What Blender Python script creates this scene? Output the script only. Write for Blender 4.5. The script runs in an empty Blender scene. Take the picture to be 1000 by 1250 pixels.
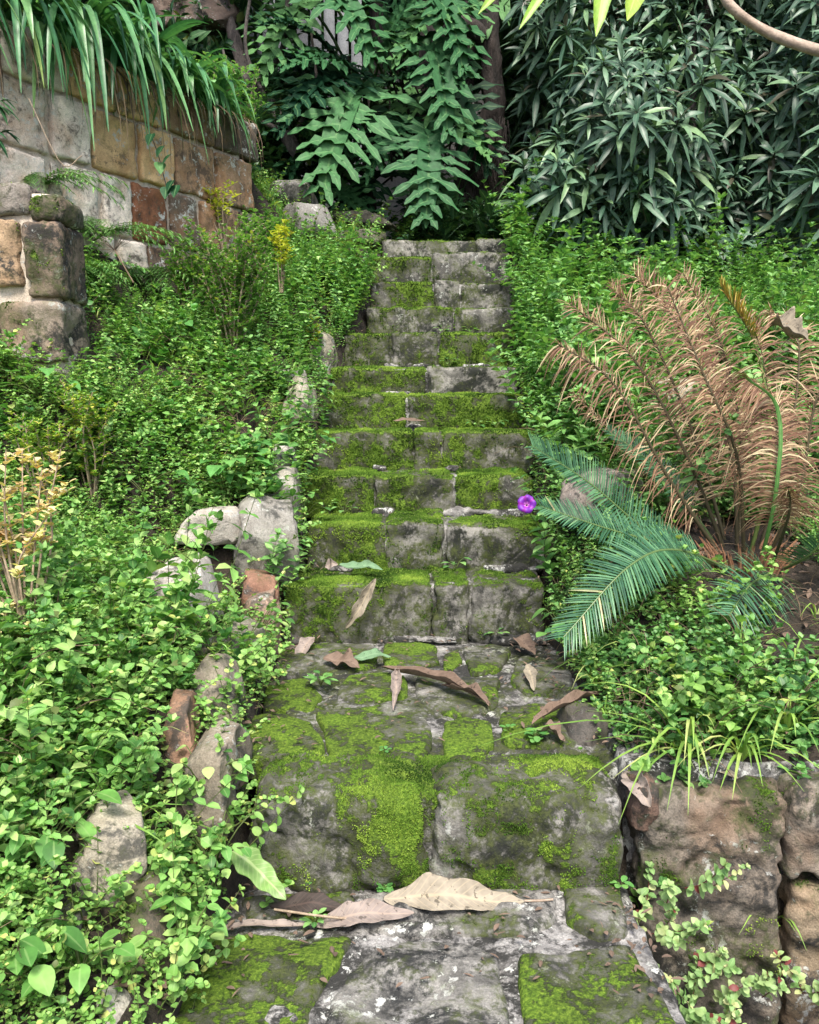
import bpy, math, random
import numpy as np
from math import radians as R, sin, cos, pi, tan, atan

random.seed(7); rng = np.random.default_rng(7)
scn = bpy.context.scene
col = scn.collection
# ------------------------------------------------------------------ camera, world, sun, exposure
ZC = 1.167; TH = R(9.0); F0 = 1000.0
cam_d = bpy.data.cameras.new('camera'); cam = bpy.data.objects.new('camera', cam_d); col.objects.link(cam)
cam.location = (0, 0, ZC); cam.rotation_euler = (R(90) - TH, 0, 0)
cam_d.sensor_fit = 'HORIZONTAL'; cam_d.sensor_width = 36; cam_d.lens = 36.0
cam_d.clip_start = .05; cam_d.clip_end = 600
scn.camera = cam
SUN_EL, SUN_AZ = R(58), R(176)      # azimuth the light comes from, clockwise from +Y
w = bpy.data.worlds.new("World"); scn.world = w; w.use_nodes = True
nt = w.node_tree; bg = nt.nodes['Background']
sky = nt.nodes.new('ShaderNodeTexSky'); sky.sky_type = 'NISHITA'; sky.sun_disc = False
sky.sun_elevation = SUN_EL; sky.sun_rotation = SUN_AZ; sky.air_density = 1.0; sky.dust_density = 4.0; sky.ozone_density = 1.0
nt.links.new(sky.outputs[0], bg.inputs[0]); bg.inputs[1].default_value = 0.145
sd = bpy.data.lights.new('sun', 'SUN'); sd.energy = 2.7; sd.angle = R(15); sd.color = (1, .95, .86)
so = bpy.data.objects.new('sun', sd); col.objects.link(so)
so.rotation_euler = (R(90) - SUN_EL, 0, -SUN_AZ + pi)
scn.view_settings.view_transform = 'Standard'; scn.view_settings.look = 'None'
scn.view_settings.exposure = 1.12; scn.view_settings.gamma = 1; scn.view_settings.use_curve_mapping = False
try:
    scn.cycles.max_bounces = 6; scn.cycles.diffuse_bounces = 3; scn.cycles.transmission_bounces = 3
except Exception: pass

# ------------------------------------------------------------------ maths helpers
def ray(px, py):
    a, b = (px - 500) / F0, (625 - py) / F0
    return np.array([a, cos(TH) + b * sin(TH), -sin(TH) + b * cos(TH)])
def P(px, py, Y):
    d = ray(px, py); t = Y / d[1]; return np.array([d[0] * t, Y, ZC + d[2] * t])
def PZ(px, py, z):
    d = ray(px, py); t = (z - ZC) / d[2]; return np.array([d[0] * t, d[1] * t, z])
def zrow(row, Y): return ZC + Y * (-tan(TH + atan((row - 625) / F0)))
def nrm(v):
    v = np.asarray(v, float); return v / (np.linalg.norm(v, axis=-1, keepdims=True) + 1e-12)
def ss(a, b, x):
    t = np.clip((x - a) / (b - a), 0, 1); return t * t * (3 - 2 * t)
def _h(i, j, k, s):
    n = (i * 374761393 + j * 668265263 + k * 2147483647 + s * 1274126177) & 0xffffffff
    n = ((n ^ (n >> 13)) * 1274126177) & 0xffffffff
    return ((n ^ (n >> 16)) & 0xffff) / 65535.0
def vn(Pt, f, s=0):
    q = np.asarray(Pt) * f; i = np.floor(q).astype(np.int64); t = q - i; t = t * t * (3 - 2 * t)
    r = 0
    for a in (0, 1):
        for b in (0, 1):
            for c in (0, 1):
                wgt = (t[..., 0] if a else 1 - t[..., 0]) * (t[..., 1] if b else 1 - t[..., 1]) * (t[..., 2] if c else 1 - t[..., 2])
                r = r + wgt * _h(i[..., 0] + a, i[..., 1] + b, i[..., 2] + c, s)
    return r - .5
def fbm(Pt, f, o=4, s=0, g=.5):
    r = 0; a = 1
    for k in range(o): r = r + a * vn(Pt, f * 2 ** k, s + k * 17); a *= g
    return r

# ------------------------------------------------------------------ mesh + object helpers
def mesh_from(name, V, Q, A=None, moss=None, smooth=True):
    m = bpy.data.meshes.new(name); V = np.asarray(V, np.float32); Q = np.asarray(Q, np.int32)
    m.vertices.add(len(V)); m.vertices.foreach_set('co', V.ravel())
    m.loops.add(Q.size); m.loops.foreach_set('vertex_index', Q.ravel())
    m.polygons.add(len(Q)); m.polygons.foreach_set('loop_start', np.arange(0, Q.size, Q.shape[1], dtype=np.int32))
    m.polygons.foreach_set('loop_total', np.full(len(Q), Q.shape[1], np.int32))
    m.polygons.foreach_set('use_smooth', np.full(len(Q), smooth))
    m.update(calc_edges=True)
    if A is not None:
        at = m.attributes.new('lv', 'FLOAT_VECTOR', 'POINT'); at.data.foreach_set('vector', np.asarray(A, np.float32).ravel())
    if moss is not None:
        at = m.attributes.new('moss', 'FLOAT', 'POINT'); at.data.foreach_set('value', np.asarray(moss, np.float32))
    return m
ORG = {}
def link(name, data, mat=None, parent=None, origin=(0, 0, 0), color=None):
    """link mesh whose verts are local to `origin` (world)"""
    o = bpy.data.objects.new(name, data); col.objects.link(o)
    origin = np.array(origin, float); ORG[o.name] = origin
    if mat and data and not data.materials: data.materials.append(mat)
    if parent is not None:
        o.parent = parent; o.location = origin - ORG[parent.name]
    else: o.location = origin
    if color: o.color = (*color, 1)
    return o
def emit(name, g, mat, parent=None, origin=None, color=None, moss=None, smooth=True):
    V, Q, A = g
    if origin is None: origin = V.mean(0) * [1, 1, 0] + [0, 0, V[:, 2].min()]
    origin = np.array(origin, float)
    return link(name, mesh_from(name, V - origin, Q, A, moss, smooth), mat, parent, origin, color)
def empty(name, loc): return link(name, None, origin=loc)
def tag(o, label, cat, group=None, kind=None):
    if label: o['label'] = label
    if cat: o['category'] = cat
    if group: o['group'] = group
    if kind: o['kind'] = kind
    return o
class Acc:
    def __init__(s): s.V = []; s.Q = []; s.A = []; s.n = 0
    def add(s, g):
        V, Q, A = g; s.V.append(V); s.Q.append(Q + s.n); s.A.append(A); s.n += len(V)
    def get(s): return np.concatenate(s.V), np.concatenate(s.Q), np.concatenate(s.A)
def blade(C, W, S, fold=0.0, N=None, rnd=None, wave=0.0, edge=None):
    """leaf strip along centreline C (n,3), half widths W, side vectors S"""
    C = np.asarray(C, float); n = len(C); W = np.asarray(W, float).reshape(n, 1)
    S = np.broadcast_to(np.asarray(S, float), (n, 3)); S = nrm(S)
    T = np.gradient(C, axis=0); N = nrm(np.cross(S, T)) if N is None else np.broadcast_to(N, (n, 3))
    N = N * np.where(N[:, 2:3] < 0, -1, 1) if N.ndim == 2 else N
    wv = 0
    if wave: wv = (np.sin(np.arange(n) * 2.3 + random.random() * 6) * wave).reshape(n, 1) * W
    L = C + S * W + N * (W * fold + wv); Rr = C - S * W + N * (W * fold - wv)
    V = np.stack([L, C, Rr], 1).reshape(-1, 3)
    i = np.arange(n - 1) * 3
    Q = np.concatenate([np.stack([i, i + 1, i + 4, i + 3], 1), np.stack([i + 1, i + 2, i + 5, i + 4], 1)])
    r = random.random() if rnd is None else rnd
    v = np.linspace(0, 1, n)
    A = np.stack([np.tile([-1., 0, 1.], n), np.repeat(v, 3), np.full(3 * n, r)], 1)
    return V, Q, A
def tube(C, r, k=5, rnd=.5, bumps=0):
    C = np.asarray(C, float); n = len(C); r = np.broadcast_to(np.asarray(r, float), (n,))
    T = nrm(np.gradient(C, axis=0)); ref = np.array([.31, .17, .93]); 
    if abs(T[0] @ ref) > .9: ref = np.array([.9, .3, .1])
    U = nrm(np.cross(T, ref)); B = np.cross(T, U); a = np.arange(k) / k * 2 * pi
    V = C[:, None] + (U[:, None] * np.cos(a)[None, :, None] + B[:, None] * np.sin(a)[None, :, None]) * r[:, None, None]
    if bumps:
        nn = fbm(V.reshape(-1, 3), 9, 3, 3).reshape(n, k, 1); V = V + (V - C[:, None]) * nn * bumps
    V = V.reshape(-1, 3); Q = []
    for i in range(n - 1):
        for j in range(k):
            j2 = (j + 1) % k; Q.append((i * k + j, i * k + j2, (i + 1) * k + j2, (i + 1) * k + j))
    A = np.stack([np.zeros(n * k), np.repeat(np.linspace(0, 1, n), k), np.full(n * k, rnd)], 1)
    return V, np.array(Q), A
def bez(a, b, c, n):
    t = np.linspace(0, 1, n)[:, None]; a, b, c = map(np.asarray, (a, b, c))
    return (1 - t) ** 2 * a + 2 * t * (1 - t) * b + t * t * c
def curve(pts, n):
    """Catmull-Rom through pts"""
    p = np.array(pts, float); p = np.vstack([2 * p[0] - p[1], p, 2 * p[-1] - p[-2]]); out = []
    m = len(p) - 3
    for u in np.linspace(0, m - 1e-6, n):
        i = int(u); t = u - i; a, b, c, d = p[i:i + 4]
        out.append(.5 * (2 * b + (c - a) * t + (2 * a - 5 * b + 4 * c - d) * t * t + (3 * b - a - 3 * c + d) * t ** 3))
    return np.array(out)
PROF = {
 'ovate': ([0, .22, .5, .8, 1], [.12, .86, 1, .5, .04]),
 'ovate7': ([0, .1, .25, .42, .62, .8, .93, 1], [.1, .55, .9, 1, .86, .55, .24, .03]),
 'ovate4': ([0, .3, .66, 1], [.12, .98, .8, .04]),
 'round': ([0, .25, .6, .88, 1], [.1, .8, 1, .7, .15]),
 'heart': ([-.17, -.08, .05, .2, .38, .56, .74, .9, 1], [.4, .75, .96, 1, .9, .7, .44, .18, .02]),
 'lance': ([0, .25, .55, .82, 1], [.15, .75, 1, .6, .04]),
 'lance4': ([0, .33, .7, 1], [.15, .95, .8, .03]),
}
def leaf(base, d, L, hw, prof='ovate', droop=.3, fold=.25, up=(0, 0, 1), rnd=None, roll=0.):
    t, wd = PROF[prof]; t = np.array(t)[:, None]; d = nrm(d); up = np.array(up, float)
    C = np.asarray(base) + d * L * t + np.array([0, 0, -1.]) * droop * L * t * t
    S = np.cross(d, up)
    if np.linalg.norm(S) < .2: S = np.cross(d, (1, .2, 0))
    S = nrm(S)
    if roll:
        N = np.cross(S, d); S = nrm(S * cos(roll) + N * sin(roll))
    return blade(C, np.array(wd) * hw, S, fold, rnd=rnd)
def sprig(n=6, sp=.016, L=.026, hw=.009, prof='ovate4', el=25, lean=.25, per=2, top=3, stem=.0012, droop=.3, grow=.8, jit=.3, stemonly=False):
    a = Acc(); H = n * sp; ph = random.random() * 6
    ts = np.linspace(0, 1, 4); C = np.stack([lean * H * ts ** 1.6 * cos(ph), lean * H * ts ** 1.6 * sin(ph), H * ts], 1)
    a.add(tube(C, np.linspace(stem, stem * .5, 4), 3, rnd=.02))
    def pos(t): return np.array([np.interp(t, ts, C[:, k]) for k in range(3)])
    for k in range(n):
        t = (k + 1) / n; sc = grow + (1 - grow) * (1 - abs(2 * t - 1))
        for j in range(per):
            az = k * 1.57 + j * 2 * pi / per + random.uniform(-jit, jit); e = R(el + random.uniform(-15, 15))
            a.add(leaf(pos(t), (cos(az) * cos(e), sin(az) * cos(e), sin(e)), L * sc * random.uniform(.8, 1.15), hw * sc * random.uniform(.85, 1.15), prof, droop * random.uniform(.4, 1.5), roll=random.uniform(-.4, .4)))
    for j in range(top):
        az = j * 2 * pi / top + random.random(); e = R(55)
        a.add(leaf(pos(1), (cos(az) * cos(e), sin(az) * cos(e), sin(e)), L * .6, hw * .6, prof, .2))
    return a.get()
def rotm(yaw, tilt, tdir):
    c, s = np.cos(yaw), np.sin(yaw); z = np.zeros_like(c); o = np.ones_like(c)
    Rz = np.stack([np.stack([c, -s, z], -1), np.stack([s, c, z], -1), np.stack([z, z, o], -1)], -2)
    ax = np.stack([np.cos(tdir), np.sin(tdir), z], -1); ct, st = np.cos(tilt), np.sin(tilt)
    K = np.zeros(c.shape + (3, 3)); K[..., 0, 1] = -ax[..., 2]; K[..., 0, 2] = ax[..., 1]; K[..., 1, 0] = ax[..., 2]
    K[..., 1, 2] = -ax[..., 0]; K[..., 2, 0] = -ax[..., 1]; K[..., 2, 1] = ax[..., 0]
    Rt = np.eye(3) + st[..., None, None] * K + (1 - ct)[..., None, None] * (K @ K)
    return Rt @ Rz
def replicate(protos, pos, scale, tilt=.35, yaw=None, tdir=None):
    """copies of the protos at pos; leaf randomness shifts with each copy"""
    N = len(pos); a = Acc(); which = rng.integers(0, len(protos), N)
    yaw = rng.uniform(0, 2 * pi, N) if yaw is None else yaw
    tl = np.abs(rng.normal(0, tilt, N)) if np.isscalar(tilt) else tilt
    td = rng.uniform(0, 2 * pi, N) if tdir is None else tdir
    M = rotm(yaw, tl, td); sh = rng.uniform(0, 1, N)
    for k, (V, Q, A) in enumerate(protos):
        m = which == k; n = m.sum()
        if not n: continue
        VV = np.einsum('nij,vj->nvi', M[m] * scale[m][:, None, None], V) + pos[m][:, None]
        QQ = Q[None] + (np.arange(n) * len(V))[:, None, None]
        AA = np.repeat(A[None], n, 0).copy(); st = AA[..., 2] <= .021
        AA[..., 2] = np.where(st, AA[..., 2], .05 + .95 * ((AA[..., 2] * .6 + sh[m][:, None]) % 1))
        a.add((VV.reshape(-1, 3), QQ.reshape(-1, 4), AA.reshape(-1, 3)))
    return a.get()

PROTO = {}
def gn_scatter(name, protos, pos, scale, mat, tilt=.35, parent=None, origin=(0, 0, 0)):
    """one object: a point per plant, the small plant meshes instanced on the points by geometry nodes"""
    key = (id(protos), mat.name)
    if key not in PROTO:
        c = bpy.data.collections.new('sprigs'); PROTO[key] = (c, protos)
        for i, g in enumerate(protos):
            m = mesh_from('sprig', *g); m.materials.append(mat); c.objects.link(bpy.data.objects.new('sprig_%03d' % i, m))
    c = PROTO[key][0]; N = len(pos); origin = np.array(origin, float)
    M = rotm(rng.uniform(0, 2 * pi, N), np.abs(rng.normal(0, tilt, N)), rng.uniform(0, 2 * pi, N))
    eu = np.stack([np.arctan2(M[:, 2, 1], M[:, 2, 2]), -np.arcsin(np.clip(M[:, 2, 0], -1, 1)), np.arctan2(M[:, 1, 0], M[:, 0, 0])], 1)
    me = bpy.data.meshes.new(name); me.vertices.add(N); me.vertices.foreach_set('co', np.asarray(pos - origin, np.float32).ravel())
    me.attributes.new('rot', 'FLOAT_VECTOR', 'POINT').data.foreach_set('vector', eu.astype(np.float32).ravel())
    me.attributes.new('scl', 'FLOAT', 'POINT').data.foreach_set('value', np.asarray(scale, np.float32))
    me.attributes.new('idx', 'INT', 'POINT').data.foreach_set('value', rng.integers(0, len(protos), N).astype(np.int32))
    me.materials.append(mat); o = link(name, me, None, parent, origin)
    ng = bpy.data.node_groups.new(name, 'GeometryNodeTree'); ng.interface.new_socket('Geometry', in_out='INPUT', socket_type='NodeSocketGeometry'); ng.interface.new_socket('Geometry', in_out='OUTPUT', socket_type='NodeSocketGeometry')
    n = ng.nodes; gi = n.new('NodeGroupInput'); go = n.new('NodeGroupOutput'); ip = n.new('GeometryNodeInstanceOnPoints'); ci = n.new('GeometryNodeCollectionInfo')
    ci.inputs['Collection'].default_value = c; ci.inputs['Separate Children'].default_value = True; ci.inputs['Reset Children'].default_value = True
    def na(nm, ty):
        a = n.new('GeometryNodeInputNamedAttribute'); a.data_type = ty; a.inputs['Name'].default_value = nm; return a.outputs['Attribute']
    l = ng.links.new; l(gi.outputs[0], ip.inputs['Points']); l(ci.outputs[0], ip.inputs['Instance']); ip.inputs['Pick Instance'].default_value = True
    l(na('idx', 'INT'), ip.inputs['Instance Index']); l(na('rot', 'FLOAT_VECTOR'), ip.inputs['Rotation']); l(na('scl', 'FLOAT'), ip.inputs['Scale']); l(ip.outputs[0], go.inputs[0])
    md = o.modifiers.new('plants', 'NODES'); md.node_group = ng; return o

# ------------------------------------------------------------------ materials
def newmat(name):
    m = bpy.data.materials.new(name); m.use_nodes = True; t = m.node_tree
    for n in list(t.nodes): t.nodes.remove(n)
    return m, t
def nd(t, typ, **kw):
    n = t.nodes.new('ShaderNode' + typ)
    for k, v in kw.items():
        if k.startswith('i_'):
            key = k[2:]; n.inputs[int(key) if key.isdigit() else key].default_value = v
        else: setattr(n, k, v)
    return n
def ramp(t, fac, stops, interp='LINEAR'):
    r = nd(t, 'ValToRGB'); r.color_ramp.interpolation = interp; e = r.color_ramp.elements
    while len(e) < len(stops): e.new(.5)
    for x, (p, c) in zip(e, stops): x.position = p; x.color = (*c, 1) if len(c) == 3 else c
    t.links.new(fac, r.inputs[0]); return r
def mix(t, fac, a, b, bt='MIX'):
    m = nd(t, 'Mix', data_type='RGBA', blend_type=bt)
    for s, v in ((0, fac), (6, a), (7, b)):
        if isinstance(v, (int, float)): m.inputs[s].default_value = v
        elif isinstance(v, tuple): m.inputs[s].default_value = (*v, 1)
        else: t.links.new(v, m.inputs[s])
    return m.outputs[2]
def math_(t, op, a, b=0., c=0., clamp=False):
    m = nd(t, 'Math', operation=op, use_clamp=clamp)
    for i, v in enumerate((a, b, c)):
        if isinstance(v, (int, float)): m.inputs[i].default_value = v
        else: t.links.new(v, m.inputs[i])
    return m.outputs[0]
def noise(t, vec, scale, detail=4, rough=.55, dist=0.):
    n = nd(t, 'TexNoise'); n.inputs['Scale'].default_value = scale; n.inputs['Detail'].default_value = detail
    n.inputs['Roughness'].default_value = rough; n.inputs['Distortion'].default_value = dist
    t.links.new(vec, n.inputs['Vector']); return n.outputs[0]
def step_(t, v, a, b):
    m = nd(t, 'MapRange', interpolation_type='SMOOTHSTEP'); t.links.new(v, m.inputs[0])
    m.inputs[1].default_value = a; m.inputs[2].default_value = b; return m.outputs[0]
def leaf_mat(name, stops, rough=.5, trans=.28, rib=(.35, .5, .2), ribamt=.35, spots=0., spotcol=(.2, .15, .05), vein=0., spec=.35, stem=(.12, .16, .05)):
    m, t = newmat(name)
    at = nd(t, 'Attribute', attribute_name='lv'); sp = nd(t, 'SeparateXYZ'); t.links.new(at.outputs['Vector'], sp.inputs[0])
    oi = nd(t, 'ObjectInfo'); geo = nd(t, 'NewGeometry')
    x, y, z = sp.outputs
    r = math_(t, 'FRACT', math_(t, 'ADD', z, math_(t, 'MULTIPLY', oi.outputs['Random'], .55)))
    c = ramp(t, r, stops).outputs[0]
    n1 = noise(t, geo.outputs['Position'], 40, 2)
    c = mix(t, 1., c, ramp(t, n1, [(.25, (.72, .72, .72)), (.75, (1.25, 1.25, 1.25))]).outputs[0], 'MULTIPLY')
    ax = math_(t, 'ABSOLUTE', x)
    ribm = math_(t, 'MULTIPLY', math_(t, 'SUBTRACT', 1., step_(t, ax, .03, .16)), ribamt)
    if vein:
        v = nd(t, 'Math', operation='SINE'); t.links.new(math_(t, 'MULTIPLY', math_(t, 'SUBTRACT', math_(t, 'MULTIPLY', y, 1.), math_(t, 'MULTIPLY', ax, .13)), 95.), v.inputs[0])
        vm = math_(t, 'MULTIPLY', step_(t, v.outputs[0], .75, 1.), vein)
        ribm = math_(t, 'MAXIMUM', ribm, vm)
    c = mix(t, ribm, c, rib)
    if spots:
        n2 = noise(t, geo.outputs['Position'], 60, 4, .7)
        c = mix(t, math_(t, 'MULTIPLY', step_(t, n2, .58, .64), spots), c, spotcol)
    st = math_(t, 'LESS_THAN', z, .0215)
    c = mix(t, st, c, stem)
    bs = nd(t, 'BsdfPrincipled'); t.links.new(c, bs.inputs['Base Color']); bs.inputs['Roughness'].default_value = rough
    bs.inputs['Specular IOR Level'].default_value = spec
    tr = nd(t, 'BsdfTranslucent')
    t.links.new(mix(t, 1., c, (1.25, 1.3, .6), 'MULTIPLY'), tr.inputs[0])
    bm = nd(t, 'Bump', i_0=.25, i_1=.002); t.links.new(n1, bm.inputs['Height']); t.links.new(bm.outputs[0], bs.inputs['Normal'])
    ms = nd(t, 'MixShader', i_0=trans); t.links.new(bs.outputs[0], ms.inputs[1]); t.links.new(tr.outputs[0], ms.inputs[2])
    out = nd(t, 'OutputMaterial'); t.links.new(ms.outputs[0], out.inputs[0]); return m
def stone_mat(name, a=(.2, .17, .14), b=(.33, .29, .24), dark=(.045, .04, .035), darkamt=.5, white=.3, moss=1., rust=0., scale=1., bump=1., use_obj=False):
    m, t = newmat(name); geo = nd(t, 'NewGeometry'); p = geo.outputs['Position']
    n0 = noise(t, p, 3.5 * scale, 5, .6, .4); n1 = noise(t, p, 14 * scale, 6, .65); n2 = noise(t, p, 60 * scale, 5, .7); n3 = noise(t, p, 220, 3, .6)
    nb = noise(t, p, 6.3 * scale, 6, .7, .8)
    if use_obj:
        oi = nd(t, 'ObjectInfo'); base = oi.outputs['Color']
        c = mix(t, step_(t, n1, .3, .7), mix(t, 1., base, (.62, .6, .58), 'MULTIPLY'), base)
    else: c = mix(t, step_(t, n1, .35, .65), a, b)
    if rust: c = mix(t, math_(t, 'MULTIPLY', step_(t, n0, .48, .66), rust), c, (.36, .17, .07))
    c = mix(t, 1., c, ramp(t, n3, [(.2, (.6, .6, .6)), (.8, (1.3, 1.3, 1.3))]).outputs[0], 'MULTIPLY')
    c = mix(t, math_(t, 'MULTIPLY', step_(t, math_(t, 'ADD', nb, math_(t, 'MULTIPLY', math_(t, 'SUBTRACT', n2, .5), .5)), .62 - .25 * darkamt, .78 - .25 * darkamt), min(1, darkamt + .3)), c, dark)
    # pale crust / lichen
    nl = noise(t, p, 9.7 * scale, 6, .75, .3)
    lm = math_(t, 'MULTIPLY', step_(t, math_(t, 'ADD', nl, math_(t, 'MULTIPLY', math_(t, 'SUBTRACT', n2, .5), .6)), .66 - .14 * white, .74 - .14 * white), min(1., white + .4))
    c = mix(t, lm, c, (.46, .47, .44))
    # moss
    at = nd(t, 'Attribute', attribute_name='moss')
    mm = math_(t, 'ADD', at.outputs['Fac'], math_(t, 'ADD', math_(t, 'MULTIPLY', math_(t, 'SUBTRACT', n2, .5), 1.1), math_(t, 'MULTIPLY', math_(t, 'SUBTRACT', n1, .5), .9)))
    mk = math_(t, 'MULTIPLY', step_(t, mm, .46, .6), moss)
    mfilm = math_(t, 'MULTIPLY', step_(t, mm, -.05, .5), moss * .85)
    c = mix(t, mfilm, c, mix(t, step_(t, n2, .35, .65), (.022, .03, .01), (.07, .085, .025)))
    nm = noise(t, p, 130, 4, .7); nm2 = noise(t, p, 11, 3)
    mc = mix(t, step_(t, nm2, .35, .65), ramp(t, nm, [(.3, (.02, .04, .006)), (.5, (.07, .12, .012)), (.72, (.17, .25, .03))]).outputs[0],
             ramp(t, nm, [(.3, (.022, .045, .006)), (.5, (.085, .155, .014)), (.7, (.19, .28, .03))]).outputs[0])
    c = mix(t, mk, c, mc)
    bs = nd(t, 'BsdfPrincipled'); t.links.new(c, bs.inputs['Base Color']); bs.inputs['Roughness'].default_value = .88
    bs.inputs['Specular IOR Level'].default_value = .25
    h = math_(t, 'ADD', math_(t, 'MULTIPLY', n1, .9), math_(t, 'ADD', math_(t, 'MULTIPLY', n2, .5), math_(t, 'MULTIPLY', n3, .15)))
    h = math_(t, 'ADD', h, math_(t, 'MULTIPLY', math_(t, 'MULTIPLY', mk, nm), .9))
    h = math_(t, 'ADD', h, math_(t, 'MULTIPLY', mk, .25))
    bm = nd(t, 'Bump', i_0=.75 * bump, i_1=.012); t.links.new(h, bm.inputs['Height']); t.links.new(bm.outputs[0], bs.inputs['Normal'])
    out = nd(t, 'OutputMaterial'); t.links.new(bs.outputs[0], out.inputs[0]); return m
def plain(name, c1, c2, scale=20, rough=.85, bump=.5, bd=.01, stretch=None):
    m, t = newmat(name); geo = nd(t, 'NewGeometry'); p = geo.outputs['Position']
    if stretch:
        mp = nd(t, 'Mapping'); mp.inputs['Scale'].default_value = stretch; t.links.new(p, mp.inputs[0]); p = mp.outputs[0]
    n1 = noise(t, p, scale, 6, .65); n2 = noise(t, p, scale * 6, 3)
    c = mix(t, step_(t, n1, .3, .7), c1, c2)
    c = mix(t, 1., c, ramp(t, n2, [(.2, (.7, .7, .7)), (.8, (1.25, 1.25, 1.25))]).outputs[0], 'MULTIPLY')
    bs = nd(t, 'BsdfPrincipled'); t.links.new(c, bs.inputs['Base Color']); bs.inputs['Roughness'].default_value = rough
    bm = nd(t, 'Bump', i_0=bump, i_1=bd); t.links.new(math_(t, 'ADD', n1, math_(t, 'MULTIPLY', n2, .3)), bm.inputs['Height']); t.links.new(bm.outputs[0], bs.inputs['Normal'])
    out = nd(t, 'OutputMaterial'); t.links.new(bs.outputs[0], out.inputs[0]); return m

M_step = stone_mat('step_stone', (.08, .078, .07), (.28, .268, .245), dark=(.018, .02, .017), darkamt=.8, white=.35)
M_pave = stone_mat('paving_stone', (.1, .097, .09), (.27, .26, .24), dark=(.025, .026, .026), darkamt=.75, white=.55)
M_mortar = stone_mat('mortar', (.15, .145, .14), (.36, .35, .335), dark=(.03, .03, .028), darkamt=.9, white=.6, bump=1.3)
M_cream = stone_mat('cream_mortar', (.45, .38, .3), (.62, .55, .46), dark=(.12, .1, .08), darkamt=.25, white=.5, moss=.6)
M_wall = stone_mat('wall_stone', dark=(.05, .042, .036), darkamt=.5, white=.65, rust=.4, use_obj=True, moss=.8, scale=.9)
M_wall2 = stone_mat('stained_block', dark=(.035, .033, .03), darkamt=.75, white=.4, rust=.2, use_obj=True, moss=.9, scale=.8, bump=1.2)
M_rock = stone_mat('edging_rock', dark=(.045, .046, .042), darkamt=.55, white=.45, use_obj=True, moss=.8)
M_soil = plain('soil', (.012, .009, .006), (.04, .03, .02), 18, .95, 1., .03)
G = lambda *c: c
M_bank = leaf_mat('bank_leaves', [(0, (.05, .15, .035)), (.25, (.11, .28, .06)), (.6, (.2, .41, .1)), (.88, (.33, .54, .16)), (1, (.42, .56, .2))], .5, .34)
M_chick = leaf_mat('small_leaves', [(0, (.11, .25, .05)), (.6, (.21, .41, .09)), (.9, (.32, .5, .14)), (1, (.52, .54, .16))], .5, .32)
M_right = leaf_mat('broad_weed_leaves', [(0, (.045, .14, .035)), (.5, (.09, .24, .06)), (.85, (.17, .36, .1)), (1, (.26, .44, .14))], .45, .28)
M_up = leaf_mat('upright_weed_leaves', [(0, (.06, .18, .045)), (.5, (.15, .34, .09)), (1, (.27, .47, .15))], .5, .3)
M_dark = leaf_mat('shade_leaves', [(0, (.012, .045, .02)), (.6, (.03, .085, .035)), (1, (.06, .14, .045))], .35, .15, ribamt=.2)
M_heart = leaf_mat('heart_leaves', [(0, (.08, .24, .06)), (.6, (.12, .32, .08)), (1, (.2, .4, .1))], .4, .35, rib=(.2, .42, .15), ribamt=.4, vein=.2)
M_box = leaf_mat('box_leaves', [(0, (.1, .24, .03)), (.5, (.2, .36, .04)), (.8, (.38, .46, .07)), (1, (.6, .55, .12))], .35, .25, stem=(.3, .22, .12))
M_peach = leaf_mat('dried_box_leaves', [(0, (.5, .5, .16)), (.5, (.72, .64, .36)), (.85, (.7, .52, .3)), (1, (.55, .3, .12))], .6, .3, rib=(.6, .45, .25), stem=(.34, .25, .16))
M_shrub = leaf_mat('shrub_leaves', [(0, (.08, .2, .045)), (.6, (.17, .35, .085)), (.9, (.27, .46, .12)), (1, (.4, .45, .07))], .45, .25, stem=(.16, .12, .07))
M_yell = leaf_mat('yellow_leaves', [(0, (.3, .4, .05)), (.6, (.55, .58, .08)), (1, (.7, .68, .15))], .45, .3, stem=(.2, .2, .05))
M_aga = leaf_mat('strap_leaves', [(0, (.04, .14, .06)), (.5, (.085, .24, .1)), (.85, (.15, .33, .13)), (.985, (.2, .36, .13)), (1, (.6, .58, .08))], .35, .25, rib=(.16, .34, .12), ribamt=.3)
M_straw = leaf_mat('dead_straps', [(0, (.06, .04, .028)), (.5, (.13, .09, .06)), (1, (.28, .2, .12))], .8, .1, rib=(.1, .07, .05))
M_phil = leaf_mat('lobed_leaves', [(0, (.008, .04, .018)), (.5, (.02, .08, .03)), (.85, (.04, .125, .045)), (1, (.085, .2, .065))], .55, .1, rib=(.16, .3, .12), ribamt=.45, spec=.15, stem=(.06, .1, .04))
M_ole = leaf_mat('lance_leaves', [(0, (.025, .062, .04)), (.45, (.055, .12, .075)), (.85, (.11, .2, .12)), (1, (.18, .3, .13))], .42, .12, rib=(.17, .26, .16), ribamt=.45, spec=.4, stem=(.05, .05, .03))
M_cyc = leaf_mat('cycad_green', [(0, (.018, .07, .032)), (.5, (.04, .125, .058)), (.9, (.1, .23, .11)), (.985, (.13, .26, .12)), (1, (.42, .36, .2))], .3, .15, rib=(.08, .2, .1), ribamt=.2, spec=.6, stem=(.1, .16, .05))
M_cycb = leaf_mat('cycad_brown', [(0, (.11, .055, .038)), (.4, (.22, .12, .075)), (.68, (.32, .2, .125)), (.85, (.46, .33, .2)), (1, (.62, .52, .33))], .65, .15, rib=(.3, .18, .1), ribamt=.2, stem=(.07, .06, .03))
M_cycy = leaf_mat('cycad_yellow', [(0, (.12, .17, .04)), (.5, (.3, .28, .05)), (1, (.5, .25, .06))], .5, .2, stem=(.14, .2, .05))
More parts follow.
